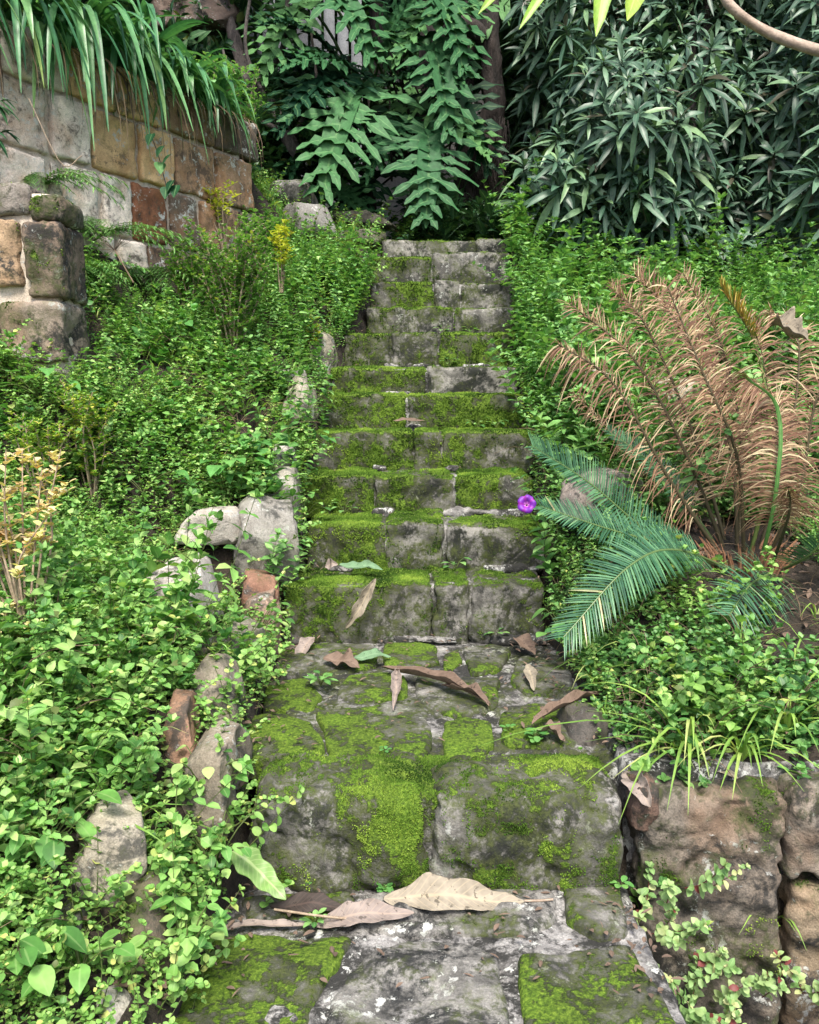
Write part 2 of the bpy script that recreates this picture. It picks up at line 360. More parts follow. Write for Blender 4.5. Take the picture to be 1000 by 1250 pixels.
M_pari = leaf_mat('pale_weed_leaves', [(0, (.13, .27, .08)), (.5, (.26, .4, .15)), (.85, (.36, .48, .2)), (1, (.5, .5, .25))], .5, .3, rib=(.35, .48, .22), stem=(.2, .05, .05))
M_grass = leaf_mat('grass_blades', [(0, (.14, .28, .05)), (.6, (.26, .42, .08)), (1, (.45, .5, .18))], .5, .3, ribamt=.1)
M_mango = leaf_mat('hanging_leaves', [(0, (.25, .48, .05)), (1, (.42, .58, .08))], .35, .45, rib=(.55, .65, .2), ribamt=.7, vein=.25)
M_big = leaf_mat('broad_green_leaf', [(0, (.14, .28, .07)), (1, (.22, .36, .1))], .4, .3, rib=(.4, .5, .22), ribamt=.8, vein=.35)
def drymat(n, a, b, rib, vein=.4): return leaf_mat(n, [(0, a), (1, b)], .75, .08, rib=rib, ribamt=.6, spots=.8, spotcol=tuple(x * .38 for x in a), vein=vein, spec=.2, stem=a)
D_tan = drymat('dry_tan', (.22, .19, .145), (.28, .245, .19), (.42, .35, .24))
D_brown = drymat('dry_brown', (.12, .085, .065), (.17, .12, .09), (.22, .16, .12))
D_pink = drymat('dry_pinkish', (.2, .165, .145), (.27, .225, .2), (.36, .28, .22))
D_grey = drymat('dry_grey', (.27, .27, .27), (.36, .35, .34), (.2, .17, .15))
D_dark = drymat('dry_dark', (.05, .04, .035), (.075, .06, .05), (.1, .07, .06))
D_green = drymat('dull_green_leaf', (.09, .17, .09), (.13, .22, .12), (.2, .3, .18))
D_rust = drymat('dry_rust', (.2, .08, .04), (.3, .13, .07), (.35, .2, .12))
M_bark = plain('rough_bark', (.012, .01, .009), (.05, .038, .034), 22, .9, 1., .03, (1, 1, .25))
M_bark2 = plain('grey_bark', (.035, .03, .028), (.12, .1, .09), 16, .9, 1., .03, (1, 1, .4))
M_pale = plain('pale_bark', (.24, .18, .13), (.4, .31, .24), 30, .7, .4, .006)
M_twig = plain('twig_bark', (.2, .15, .1), (.4, .31, .22), 50, .8, .4, .005)
M_fence = plain('fence_paint', (.26, .28, .31), (.36, .38, .42), 12, .6, .2, .004)
M_house = plain('house_render', (.7, .66, .64), (.78, .74, .72), 6, .8, .2, .01)

# ------------------------------------------------------------------ stair profile (front Y, top z)
SPEC = [ # front Y, nosing row, px left, splits, px right
 (2.93, 712, 346, [528, 575], 668),
 (3.18, 640, 372, [470, 545], 668),
 (3.48, 581, 366, [458, 557], 652),
 (3.78, 527, 380, [505, 541], 655),
 (4.07, 482, 386, [497], 642),
 (4.36, 447, 402, [522], 634),
 (4.65, 405, 420, [477, 536], 632),
 (4.94, 374, 446, [555], 632),
 (5.23, 343, 450, [530, 562], 628),
 (5.52, 313, 452, [528], 624),
 (5.81, 291, 466, [582], 622)]
ZL = zrow(975, 1.75)          # landing height
steps = [(y, zrow(r, y)) for y, r, *_ in SPEC]
zsY = [0, .9, 1.3, 1.7, 1.95, 2.9] + [y + .12 for y, _ in steps] + [7.5, 12, 60]
zsZ = [-.5, -.12, 0, .05, ZL, ZL + .02] + [z for _, z in steps] + [steps[-1][1] + .12, 2.6, 3.5]
def zs(Y): return np.interp(Y, zsY, zsZ)
WA = np.array([-1.84, 3.68]); WD = nrm([.48, .877]); WN = np.array([WD[1], -WD[0]])      # upper wall line
SEY = [0, 1.3, 1.72, 1.78, 2.0, 2.93, 3.18, 3.48, 3.78, 4.07, 4.36, 4.65, 4.94, 5.23, 5.52, 5.81, 7]
SEL = [-.42, -.42, -.42, -.38, -.45, -.47, -.42, -.47, -.45, -.46, -.43, -.37, -.27, -.26, -.27, -.2, -.2]
SER = [.6, .52, .51, .51, .51, .51, .54, .54, .59, .575, .58, .61, .645, .66, .67, .7, .7]
def stairL(y): return np.interp(y, SEY, SEL)
def stairR(y): return np.interp(y, SEY, SER)
def ground(x, Y):
    x = np.asarray(x, float); Y = np.asarray(Y, float)
    s = zs(Y); sl_, sr_ = stairL(Y), stairR(Y); xl = np.maximum(-x + sl_, 0)
    hl = s + .04 + .5 * np.minimum(xl, 1.6)
    hl = hl + ss(3.25, 3.42, Y) * np.clip((-x - 1.25) * .9, 0, .5) * ss(5.2, 4.2, Y)
    side = (x - WA[0]) * WN[0] + (Y - WA[1]) * WN[1]      # >0 in front of wall
    along = (x - WA[0]) * WD[0] + (Y - WA[1]) * WD[1]
    hl = hl + .13 * ss(-1.0, -1.3, x) * ss(2.7, 3.1, Y) * ss(3.4, 3.2, Y)
    hl = hl - .17 * ss(.7, .1, side) * ss(-.6, -.3, along) * ss(3.4, 3.7, Y)
    up = ss(-.04, -.16, side) * ss(-1.2, -1., along) * ss(2.5, 1.6, along)
    hl = hl * (1 - up) + np.maximum(hl, 2.62 + .03 * np.clip(along, 0, 9)) * up
    hr = .24 + .385 * np.clip(Y - 1.9, 0, 3.9); hr = np.where(Y > 5.8, np.minimum(hr + (Y - 5.8) * .25, 2.3 + .03 * Y), hr)
    b = ss(0, .3, x - sr_ + .03); hr = (s - .0) * (1 - b) + hr * b
    pit = ss(1.9, 1.8, Y) * ss(.46, .5, x); hr = hr * (1 - pit) + (-1.3) * pit
    h = np.where(x < 0, hl, hr)
    inn = ss(0, .05, x - sl_ - .0) * ss(.01, -.04, x - sr_) * ss(6.4, 6.0, Y)
    h = h * (1 - inn) + (s - .45) * inn
    return h
# ------------------------------------------------------------------ ground
def build_ground():
    xs = np.concatenate([[-80, -40, -20, -10, -6], np.arange(-4, 4.01, .05), [6, 10, 20, 40, 80]])
    ys = np.concatenate([[-60, -20, -6, -2, -.8], np.arange(0, 9.01, .05), [11, 14, 20, 40, 120]])
    X, Y = np.meshgrid(xs, ys); Z = ground(X, Y)
    V = np.stack([X, Y, Z], -1).reshape(-1, 3)
    near = (np.abs(V[:, 0]) < 4.2) & (V[:, 1] > -.1) & (V[:, 1] < 9.2)
    V[:, 2] += np.where(near, .05 * fbm(V, 6, 4, 5), 0)
    nx = len(xs); i, j = np.meshgrid(np.arange(nx - 1), np.arange(len(ys) - 1)); a = (j * nx + i).ravel()
    Q = np.stack([a, a + 1, a + nx + 1, a + nx], 1)
    o = link('ground', mesh_from('ground', V, Q), M_soil); tag(o, 'dark soil bank sloping up on both sides of the steps', None, kind='structure')
build_ground()

# ------------------------------------------------------------------ stones
MOSSY = []      # (V,Q,moss) world, for the tufts
def cube_grid(h, res):
    n = [max(3, int(2 * a / res)) for a in h]; Vs, Qs = [], []; off = 0
    for ax in range(3):
        u, v = (ax + 1) % 3, (ax + 2) % 3
        for s in (-1, 1):
            gu, gv = np.meshgrid(np.linspace(-h[u], h[u], n[u] + 1), np.linspace(-h[v], h[v], n[v] + 1), indexing='ij')
            V = np.zeros(gu.shape + (3,)); V[..., u] = gu; V[..., v] = gv; V[..., ax] = s * h[ax]
            i, j = np.meshgrid(np.arange(n[u]), np.arange(n[v]), indexing='ij'); a = (i * (n[v] + 1) + j).ravel(); w_ = n[v] + 1
            q = np.stack([a, a + w_, a + w_ + 1, a + 1], 1)
            if s < 0: q = q[:, ::-1]
            Vs.append(V.reshape(-1, 3)); Qs.append(q + off); off += V.shape[0] * V.shape[1]
    V = np.concatenate(Vs); Q = np.concatenate(Qs)
    _, idx, inv = np.unique(np.round(V, 6), axis=0, return_index=True, return_inverse=True)
    return V[idx], inv.ravel()[Q]
def rblock(center, size, r=.03, yaw=0., seed=0, amp=.012, res=.018, taper=0., frame=None):
    """rounded rough block; returns V,Q,A(None-like),N"""
    h = np.array(size) / 2; V, Q = cube_grid(h, res); r = min(r, h.min() * .9)
    q = np.clip(V, -(h - r), h - r); n = nrm(V - q); V = q + n * r
    if taper: V[:, :2] *= (1 + taper * (V[:, 2:3] / h[2]))
    sd = np.array([seed * 7.31, seed * 3.17, seed * 1.7])
    d = amp * (1.0 * fbm(V + sd, 6, 2, seed) + .75 * fbm(V + sd, 24, 3, seed + 5, .7)) - amp * .7 * ss(.1, .3, fbm(V + sd, 14, 2, seed + 9))
    V = V + n * d[:, None]
    if frame is None:
        c, s = cos(yaw), sin(yaw); Rm = np.array([[c, -s, 0], [s, c, 0], [0, 0, 1]])
    else: Rm = frame
    V = V @ Rm.T + np.array(center); N = n @ Rm.T
    return V, Q, np.zeros_like(V), N
def mossval(V, N, amt, top=.45, seed=0, f=5.):
    return amt + .06 + top * np.clip(N[:, 2], 0, 1) ** 2 - .15 * np.clip(-N[:, 2], 0, 1) + .62 * fbm(V, f, 2, 31 + seed) + .5 * fbm(V, 19, 3, 57)
def stone_part(name, g, mat, parent, amt, top=.4, seed=0, color=None, tuft=True, **k):
    V, Q, A, N = g; ms = mossval(V, N, amt, top, seed)
    if tuft: MOSSY.append((V, Q, ms))
    return emit(name, (V, Q, None), mat, parent, origin=V.mean(0), color=color, moss=ms)

stairs = empty('stone_staircase', (.03, 1.75, 0))
tag(stairs, 'mossy sandstone block staircase climbing between weedy garden banks', 'staircase')
STEPO = []
mo = [(.12, .1, .0), (.2, .1, .02), (.3, .08, .2), (.26, .22, .16), (.35, .3, .1), (.4, .05, .1), (.2, .06, .14), (.18, .22, .1), (.24, .06, .1), (.22, -.05, .1), (.0, .0, .1)]
for k, (y, row, pl, sp, pr) in enumerate(SPEC):
    z1 = steps[k][1]; z0 = (ZL if k == 0 else steps[k - 1][1]) - .03
    xs = [P(p, row, y)[0] for p in [pl] + sp + [pr]]; dep = .36
    core = rblock(((xs[0] + xs[-1]) / 2, y + .02 + dep / 2, (z0 + z1) / 2 - .006), (xs[-1] - xs[0] - .02, dep, z1 - z0 - .012), .012, seed=k, amp=.006, res=.02)
    st = stone_part('step', core, M_mortar, stairs, .05, .15, seed=k); STEPO.append(st)
    for j in range(len(xs) - 1):
        a, b = xs[j], xs[j + 1]; zz = z1 + random.uniform(-.007, .007)
        if k == 9 and j == 1: zz += .035
        g = rblock(((a + b) / 2, y + dep / 2 + random.uniform(-.008, .01), (z0 + zz) / 2), (b - a - random.uniform(.002, .009), dep, zz - z0), random.uniform(.014, .024),
                   yaw=random.uniform(-.02, .02), seed=k * 5 + j, amp=.014, res=.0135 if k < 5 else .02)
        stone_part('block', g, M_step, st, mo[k][j] + .11, .42, seed=k * 5 + j)
def joint(k, px0, px1, seed):
    y = SPEC[k][0]; z = ZL if k == 0 else steps[k - 1][1]; row = SPEC[k][1] + 20; a_, b_ = P(px0, row, y)[0], P(px1, row, y)[0]
    g = rblock(((a_ + b_) / 2, y - .012, z + .002), (b_ - a_, .05, .03), .012, seed=seed, amp=.016, res=.009, yaw=random.uniform(-.05, .05)); stone_part('mortar_joint', g, M_mortar, STEPO[k], -.45, .15, seed=seed, tuft=False)
for k, a_, b_ in [(0, 480, 560), (0, 600, 668), (1, 590, 660), (1, 400, 430), (2, 455, 480), (2, 540, 640), (3, 455, 470), (5, 470, 505), (6, 470, 540), (6, 565, 600), (4, 500, 520), (3, 540, 560)]: joint(k, a_, b_, int(a_ + k))
# the large bottom step
xa, xm, xb = P(298, 980, 1.75)[0], P(523, 980, 1.75)[0], P(772, 980, 1.75)[0]
core = rblock(((xa + xb) / 2, 1.9, ZL / 2 - .03), (xb - xa - .03, .24, ZL + .03), .02, seed=90, amp=.006)
st = stone_part('step', core, M_mortar, stairs, .2, .2)
stone_part('block', rblock(((xa + xm) / 2, 1.75 + .125, ZL / 2 - .02), (xm - xa - .012, .26, ZL + .05), .05, yaw=-.015, seed=91, amp=.02, res=.011), M_step, st, .36, .3, seed=91)
stone_part('block', rblock(((xm + xb) / 2, 1.745 + .125, ZL / 2 - .02), (xb - xm - .012, .26, ZL + .055), .06, yaw=.015, seed=92, amp=.02, res=.011), M_step, st, .24, .14, seed=92)

def poly_stone(pix, z, seed, thick=.06, r=.012, amp=.007, inset=.005, dome=.006, M=72, K=16):
    pts = np.array([PZ(x, y, z)[:2] for x, y in pix]); c = pts.mean(0)
    pts = c + (pts - c) * (1 - inset / np.linalg.norm(pts - c, axis=1, keepdims=True))
    n = len(pts); tt = np.linspace(0, n, M, endpoint=False); i = tt.astype(int); f = (tt - i)[:, None]
    bd = pts[i] * (1 - f) + pts[(i + 1) % n] * f
    for _ in range(3): bd = (np.roll(bd, 1, 0) + 2 * bd + np.roll(bd, -1, 0)) / 4
    w3 = np.concatenate([bd, np.zeros((M, 1))], 1); bd = bd + (bd - c) * (.10 * fbm(w3, 14, 3, seed))[:, None]
    prof = [(u, 0.) for u in np.linspace(.04, .9, K)] + [(.94, -r * .12), (.97, -r * .4), (.99, -r), (1., -r * 2), (1.0, -thick)]
    V = []
    for u, dz in prof:
        xy = c + (bd - c) * u; V.append(np.concatenate([xy, np.full((M, 1), z + dz + dome * (1 - u * u))], 1))
    V = np.array(V).reshape(-1, 3); m = len(prof)
    top = V[:, 2] > z - thick * .9; V[:, 2] += np.where(top, amp * 1.8 * fbm(V, 8, 4, seed), 0)
    Q = []
    for a in range(m - 1):
        for b in range(M): b2 = (b + 1) % M; Q.append((a * M + b, a * M + b2, (a + 1) * M + b2, (a + 1) * M + b))
    cc = len(V); V = np.vstack([V, [[c[0], c[1], V[:M, 2].mean()]]])
    for b in range(0, M, 2): Q.append((cc, (b + 2) % M, (b + 1) % M, b))
    Q = np.array(Q)[:, ::-1]
    N = np.tile([0, 0, 1.], (len(V), 1)); return V, Q, np.zeros_like(V), N
LAND = [ # pixel outline, moss
 ([(466, 783), (500, 780), (536, 788), (538, 808), (505, 818), (468, 812)], .2), ([(541, 796), (560, 792), (567, 806), (552, 818), (540, 814)], .2),
 ([(563, 786), (600, 783), (628, 790), (612, 815), (575, 824), (568, 806)], -.12), ([(632, 800), (665, 795), (705, 805), (700, 850), (640, 848), (620, 828)], .0),
 ([(335, 787), (400, 783), (461, 786), (461, 810), (420, 822), (335, 822)], -.05), ([(424, 822), (470, 817), (498, 822), (500, 850), (440, 858), (405, 848)], .12),
 ([(384, 866), (440, 859), (505, 853), (527, 870), (528, 922), (470, 925), (404, 922), (392, 890)], .08), ([(505, 822), (560, 824), (610, 824), (612, 862), (560, 874), (530, 866), (506, 848)], -.05),
 ([(541, 880), (570, 874), (602, 877), (605, 905), (590, 922), (545, 926), (536, 900)], .26), ([(610, 868), (650, 858), (705, 858), (735, 905), (660, 912), (610, 905)], .0),
 ([(300, 872), (345, 868), (382, 880), (398, 905), (398, 914), (340, 924), (285, 926)], .26), ([(325, 828), (375, 826), (398, 850), (382, 866), (318, 864)], .14)]
land = tag(empty('stone_landing', (.05, 2.4, ZL)), 'flat landing of irregular mossy paving stones above the big bottom step', 'landing')
g = rblock((.1, 2.46, ZL - .06), (.92, 1.04, .09), .01, seed=40, amp=.012, res=.014); stone_part('mortar_bed', g, M_mortar, land, -.12, .12, tuft=False)
for k, (pp, am) in enumerate(LAND):
    stone_part('paving_stone', poly_stone(pp, ZL - .004, 50 + k), M_pave, land, am, .36, seed=k)
SLAB = [
 ([(262, 1140), (340, 1136), (436, 1140), (420, 1172), (385, 1225), (368, 1300), (180, 1300), (230, 1200)], .2), ([(446, 1150), (530, 1140), (612, 1160), (618, 1200), (632, 1300), (378, 1300), (402, 1205)], -.22),
 ([(624, 1158), (690, 1160), (768, 1145), (800, 1190), (835, 1250), (862, 1300), (645, 1300), (632, 1220)], .2), ([(440, 1092), (560, 1086), (676, 1084), (686, 1122), (640, 1142), (540, 1134), (450, 1140)], -.25),
 ([(683, 1083), (760, 1080), (770, 1136), (732, 1146), (690, 1124)], .22), ([(290, 1096), (360, 1092), (434, 1090), (440, 1128), (300, 1130)], .1),
 ([(150, 1310), (365, 1310), (330, 1420), (100, 1420)], .1), ([(380, 1310), (632, 1310), (650, 1420), (345, 1420)], 0), ([(645, 1310), (866, 1310), (920, 1420), (665, 1420)], .1)]
slab = tag(empty('stone_path', (.05, 1.4, 0)), 'pale lichened paving slabs in front of the big bottom step', 'path')
g = rblock((.04, 1.38, -.11), (.96, .86, .2), .02, seed=41, amp=.012, res=.014); stone_part('mortar_bed', g, M_mortar, slab, -.3, .08, tuft=False)
for k, (pp, am) in enumerate(SLAB):
    stone_part('paving_stone', poly_stone(pp, .0, 70 + k, amp=.012), M_pave, slab, am, .26, seed=20 + k)
g = rblock((.04, 1.2, -.66), (.93, 1.1, .9), .05, seed=44, amp=.02, res=.04); stone_part('stone_base', g, M_step, slab, .1, .1, tuft=False)

# ---- dry stone wall, lower right
rw = tag(empty('retaining_wall', P(900, 1200, 1.78)), 'retaining wall of weathered brown sandstone blocks right of the bottom step', 'wall')
def wb(px0, px1, r0, r1, seed, color, amt, Y=1.79, dep=.3, par=rw, r=.035, amp=.02, mat=None, res=.014):
    rm = (r0 + r1) / 2; x0, x1 = P(px0, rm, Y)[0], P(px1, rm, Y)[0]; z1, z0 = zrow(r0, Y), zrow(r1, Y)
    return stone_part('block', rblock(((x0 + x1) / 2, Y + dep / 2, (z0 + z1) / 2), (x1 - x0, dep, z1 - z0), r, seed=seed, amp=amp, res=res, yaw=random.uniform(-.03, .03)), mat or M_wall2, par, amt, .12, seed=seed, color=color)
wb(778, 957, 972, 1300, 101, (.2, .175, .145), .02, r=.03, amp=.026, res=.011)
wb(962, 1150, 965, 1082, 102, (.24, .215, .18), -.05)
wb(966, 1140, 1088, 1290, 103, (.29, .23, .16), -.1)
wb(1155, 1330, 975, 1200, 104, (.3, .25, .2), .05); wb(800, 1000, 1305, 1480, 105, (.25, .2, .16), 0); wb(1005, 1280, 1300, 1480, 106, (.25, .2, .16), 0)
wb(772, 806, 960, 1022, 107, (.2, .13, .1), -.1, Y=1.77, dep=.1, r=.02)
g = rblock((1.15, 2.03, -.35), (1.25, .3, 1.2), .02, seed=47, amp=.01, res=.04); stone_part('wall_core', g, M_mortar, rw, -.2, 0, tuft=False)
# ---- upper left wall along WD
uw = tag(empty('sandstone_wall', (WA[0], WA[1], 1.6)), 'pale sandstone block wall under the strap leaved plants at upper left', 'wall')
fr = np.stack([np.array([WD[0], WD[1], 0]), np.array([-WN[0], -WN[1], 0]), np.array([0, 0, 1.])], 1)
def wall_s(px, row):
    d = ray(px, row); # (t*d.xy - WA).WN = 0
    t = (WA @ WN) / (d[:2] @ WN); p = d[:2] * t; return (p - WA) @ WD, ZC + d[2] * t
def ublock(s0, s1, z0, z1, seed, color, amt=-.2):
    dep = .22; c2 = WA + WD * (s0 + s1) / 2 - WN * (dep / 2 + random.uniform(-.008, .008))
    g = rblock((c2[0], c2[1], (z0 + z1) / 2), (s1 - s0 - .018, dep, z1 - z0 - .018), .014, seed=seed, amp=.012, res=.016, frame=fr)
    stone_part('block', g, M_wall, uw, amt, .3, seed=seed, color=color, tuft=False)
PALE, OCH, BRN, GRY, RED, DK = (.86, .78, .69), (.72, .5, .27), (.36, .24, .15), (.62, .56, .49), (.25, .11, .06), (.15, .125, .1)
cz = [1.30, 1.62, 1.90, 2.20, 2.50, 2.74]
crs = [ # boundaries in s and colours per course
 (cz[0], cz[1], [-.9, -.4, 0, .45, .9, 1.3, 1.75, 2.2, 2.7], [GRY, PALE, GRY, PALE, BRN, DK, DK, BRN]),
 (cz[1], cz[2], [-.9, -.5, -.1, .22, .5, .74, .95, 1.2, 1.45, 1.8, 2.2, 2.7], [PALE, OCH, PALE, GRY, PALE, PALE, DK, DK, DK, BRN, DK]),
 (cz[2], cz[3], [-.9, -.45, 0.02, .36, .44, .66, .86, 1.12, 1.36, 1.7, 2.1, 2.7], [PALE, OCH, PALE, GRY, PALE, PALE, RED, DK, BRN, DK, BRN]),
 (cz[3], cz[4], [-.9, -.4, .06, .38, .62, .92, 1.18, 1.5, 1.85, 2.3, 2.7], [OCH, PALE, GRY, PALE, OCH, OCH, BRN, BRN, DK, DK]),
 (cz[4], cz[5], [-.9, -.3, .15, .5, .8, 1.1, 1.5, 1.9, 2.3, 2.7], [OCH, OCH, PALE, OCH, OCH, BRN, DK, BRN, DK])]
for ci, (z0, z1, ss_, cols) in enumerate(crs):
    for j in range(len(ss_) - 1):
        if ss_[j] > 1.72: continue
        c = np.array(cols[j]) * random.uniform(.88, 1.12); ublock(ss_[j], ss_[j + 1], z0, z1, 200 + ci * 12 + j, tuple(c))
c2 = WA + WD * .42 - WN * .135
g = rblock((c2[0], c2[1], 2.0), (2.66, .21, 1.44), .01, seed=48, amp=.006, res=.03, frame=fr); stone_part('mortar', g, M_cream, uw, -.3, .2, tuft=False)
# ---- lower left wall
lw = tag(empty('low_wall', P(30, 430, 3.2)), 'short stained sandstone wall end at the left edge among weeds', 'wall')
def lb(a, b, r0, r1, seed, color, amt): wb(a, b, r0, r1, seed, color, amt, Y=3.2, dep=.26, par=lw, r=.02, amp=.016, res=.016)
lb(-60, 34, 222, 262, 301, (.3, .27, .24), .0); lb(36, 72, 238, 268, 302, (.2, .18, .15), .15)
lb(-70, -24, 268, 352, 309, OCH, -.1); lb(-20, 24, 266, 350, 303, (.42, .3, .19), -.2); lb(27, 74, 270, 365, 304, (.22, .17, .13), -.05)
lb(-80, -4, 358, 420, 305, GRY, -.1); lb(-2, 76, 368, 444, 306, (.3, .25, .2), -.1); lb(-70, 10, 426, 500, 307, GRY, 0); lb(14, 78, 446, 520, 308, GRY, 0)
a, b = P(-75, 350, 3.2), P(70, 350, 3.2)
g = rblock(((a[0] + b[0]) / 2, 3.36, 1.45), (b[0] - a[0] - .02, .26, .85), .02, seed=49, amp=.006, res=.03); stone_part('mortar', g, M_cream, lw, -.2, .1, tuft=False)

# ---- individual rocks
def gz(px, py, guess):
    """point where the view ray through a pixel meets the ground near guess"""
    d = ray(px, py); best = None
    for t in np.linspace(guess * .6, guess * 1.6, 300):
        p = d * t
        if ZC + p[2] <= float(ground(p[0], p[1])): return np.array([p[0], p[1], float(ground(p[0], p[1]))])
    p = d * guess; return np.array([p[0], p[1], ZC + p[2]])
def rock(name, px, py, Y, size, yaw, label, cat, color, seed, amt=-.15, tilt=0., top=.15, amp=.016, r=None, taper=-.12, group=None, res=.016, tuft=True, front=.0, lift=0.):
    if Y < 0: Y = gz(px, py + 12, -Y)[1] + size[1] * .3
    c = P(px, py, Y); c[2] += lift; ROCKS.append((c[0], c[1], size[0] + (.08 if front else 0), front)); cy, sy = cos(yaw), sin(yaw); ct, st_ = cos(tilt), sin(tilt)
    Rm = np.array([[cy, -sy, 0], [sy, cy, 0], [0, 0, 1]]) @ np.array([[ct, 0, st_], [0, 1, 0], [-st_, 0, ct]])
    V, Q, A, N = rblock(c, size, r or min(size) * .07, seed=seed, amp=amp, res=res, taper=taper, frame=Rm)
    # chisel: planar cuts make it angular
    rr = random.Random(seed)
    for _ in range(17):
        n = nrm([rr.uniform(-1, 1), rr.uniform(-1, 1), rr.uniform(-.3, 1)]); dd = (V - c) @ n; lim = np.abs(n) @ (np.array(size) / 2) * rr.uniform(.55, .78)
        over = np.clip(dd - lim, 0, None); V = V - over[:, None] * n * .85
    ms = mossval(V, N, amt, top, seed)
    if tuft: MOSSY.append((V, Q, ms))
    o = emit(name, (V, Q, None), M_rock, None, origin=c - [0, 0, size[2] / 2], color=color, moss=ms); return tag(o, label, cat, group)
ROCKS = []
gp = 'rough stones edging the left side of the steps'
LG = (.36, .34, .3)
rock('edging_stone', 392, 432, 4.75, (.16, .25, .2), .3, 'small mossy edging stone beside the steps, half hidden by leaves', 'stone', (.3, .27, .2), 401, .0, group=gp)
rock('edging_stone', 352, 492, 4.2, (.19, .34, .34), .25, 'pale grey rounded edging stone left of the two narrow mossy steps', 'stone', LG, 402, -.25, group=gp)
rock('edging_stone', 345, 577, 3.75, (.17, .4, .34), .2, 'tall grey edging stone with a flat pale top behind the heart leaved weed', 'stone', LG, 403, -.25, group=gp)
rock('edging_stone', 318, 658, 3.1, (.22, .44, .34), .35, 'cracked grey edging stone with speckled sloping side', 'stone', (.3, .29, .26), 404, -.2, .1, front=.05, group=gp)
rock('edging_stone', 268, 640, 3.0, (.24, .2, .13), -.25, 'blunt white nose of stone jutting over the weeds toward the left', 'stone', (.46, .43, .38), 405, -.35, .0, group=gp)
rock('edging_stone', 318, 728, 2.95, (.14, .3, .25), .2, 'reddish brown block wedged under the cracked grey edging stone', 'stone', (.3, .17, .12), 406, -.2, group=gp)
rock('edging_stone', 226, 745, -2.42, (.27, .26, .24), -.3, 'white pointed boulder with a sharp ridge and one dark hole', 'stone', (.5, .47, .43), 407, -.4, -.35, front=.2, lift=.05, group=gp, amp=.02)
rock('edging_stone', 266, 835, -2.45, (.11, .34, .3), .15, 'dark mossy upright edging slab below the white pointed boulder', 'stone', (.24, .22, .17), 408, .12, front=.1, group=gp)
rock('edging_stone', 222, 905, -2.12, (.09, .16, .2), .2, 'rusty brown upright stone tapering to a rounded point', 'stone', (.36, .22, .15), 409, -.4, .12, front=.18, lift=.03, taper=-.4, group=gp)
rock('edging_stone', 130, 1085, -1.72, (.15, .22, .34), .3, 'large moss streaked pale stone leaning in the lower left weeds', 'stone', (.46, .42, .34), 410, .05, .5, front=.2, lift=.05, group=gp, amp=.02)
rock('edging_stone', 92, 1120, -1.68, (.1, .2, .14), .3, 'dark grey stone tucked behind the leaning moss streaked one', 'stone', (.2, .2, .19), 411, -.1, .3, group=gp)
rock('edging_stone', 134, 1245, -1.42, (.07, .1, .08), .3, 'small pale stone tip poking out at the bottom left', 'stone', (.45, .42, .38), 412, -.3, group=gp)
rock('edging_stone', 190, 1160, -1.66, (.1, .26, .3), .1, 'shadowed brown stone beside the mossy paving slab at lower left', 'stone', (.16, .13, .1), 413, .1, group=gp)
for yy, col_, lab in [(2.12, (.17, .15, .12), 'low dark edging block sunk beside the front of the landing'), (2.5, (.2, .18, .15), 'dark weathered edging block beside the middle of the landing'), (2.82, (.24, .17, .13), 'brownish edging block at the rear left of the landing'), (3.32, (.22, .21, .18), 'grey edging block in shade beside the second step'),
                 (3.5, (.26, .25, .22), 'upright grey block beside the third step'), (3.98, (.24, .22, .18), 'rough grey block between the two pale upper edging stones'), (4.5, (.22, .2, .16), 'mossy block at the left end of the sixth step'), (1.86, (.16, .14, .11), 'dark block wedged at the left end of the big step')]:
    q = np.array([float(stairL(yy)) - .06, yy, float(zs(yy)) + .06]); dd = q - [0, 0, ZC]; yb = (q[1]); px_ = 500 + F0 * q[0] / (dd[1] * cos(TH) - dd[2] * sin(TH)); py_ = 625 - F0 * (dd[1] * sin(TH) + dd[2] * cos(TH)) / (dd[1] * cos(TH) - dd[2] * sin(TH))
    rock('edging_stone', px_, py_, yy, (.12, .26, .3), random.uniform(-.15, .2), lab, 'stone', tuple(1.7 * c_ for c_ in col_), int(yy * 100), -.08, group=gp, front=.06)
rock('boulder', 376, 272, 5.7, (.34, .3, .22), .2, 'grey lichened boulder near the top left of the steps', 'boulder', (.24, .235, .22), 420, .0, r=.07)
rock('boulder', 352, 236, 6.1, (.34, .3, .16), -.2, 'dark grey boulder behind the lichened one under the lobed leaves', 'boulder', (.25, .24, .23), 421, -.1)
rock('stone_ledge', 425, 291, 6.0, (.62, .24, .08), .25, 'low mossy stone ledge leading left from the top step', 'stone', (.16, .15, .12), 422, .1, taper=0, amp=.02)
rock('stone_ledge', 425, 268, 6.35, (.72, .24, .09), .28, 'narrow dark stone ledge behind the low mossy one', 'stone', (.15, .14, .12), 423, .1, taper=0, amp=.02)
rock('boulder', 715, 470, 3.95, (.36, .3, .14), -.1, 'flat topped pale stone in the weeds right of the steps', 'boulder', (.45, .38, .3), 430, -.2, taper=-.05)
rock('boulder', 825, 482, 4.0, (.3, .3, .18), .1, 'pale stone partly hidden behind the brown cycad fronds', 'boulder', (.48, .42, .34), 431, -.25, taper=-.05)
rock('boulder', 735, 604, 3.1, (.31, .28, .18), -.15, 'grey brown stone behind the long green cycad frond', 'boulder', (.38, .32, .28), 432, -.2, taper=-.05)
rock('boulder', 822, 612, 3.15, (.26, .28, .18), .1, 'brown stone close behind the cycad stem bases', 'boulder', (.33, .27, .22), 433, -.2, taper=-.05)
rock('boulder', 712, 886, 2.15, (.14, .18, .12), .1, 'dark stone lump at the right edge of the landing', 'boulder', (.1, .09, .08), 434, -.1)
rock('boulder', 238, 22, 6.9, (.75, .5, .3), -.3, 'brown rock slab above the wall at top left', 'boulder', (.16, .12, .1), 435, -.2)

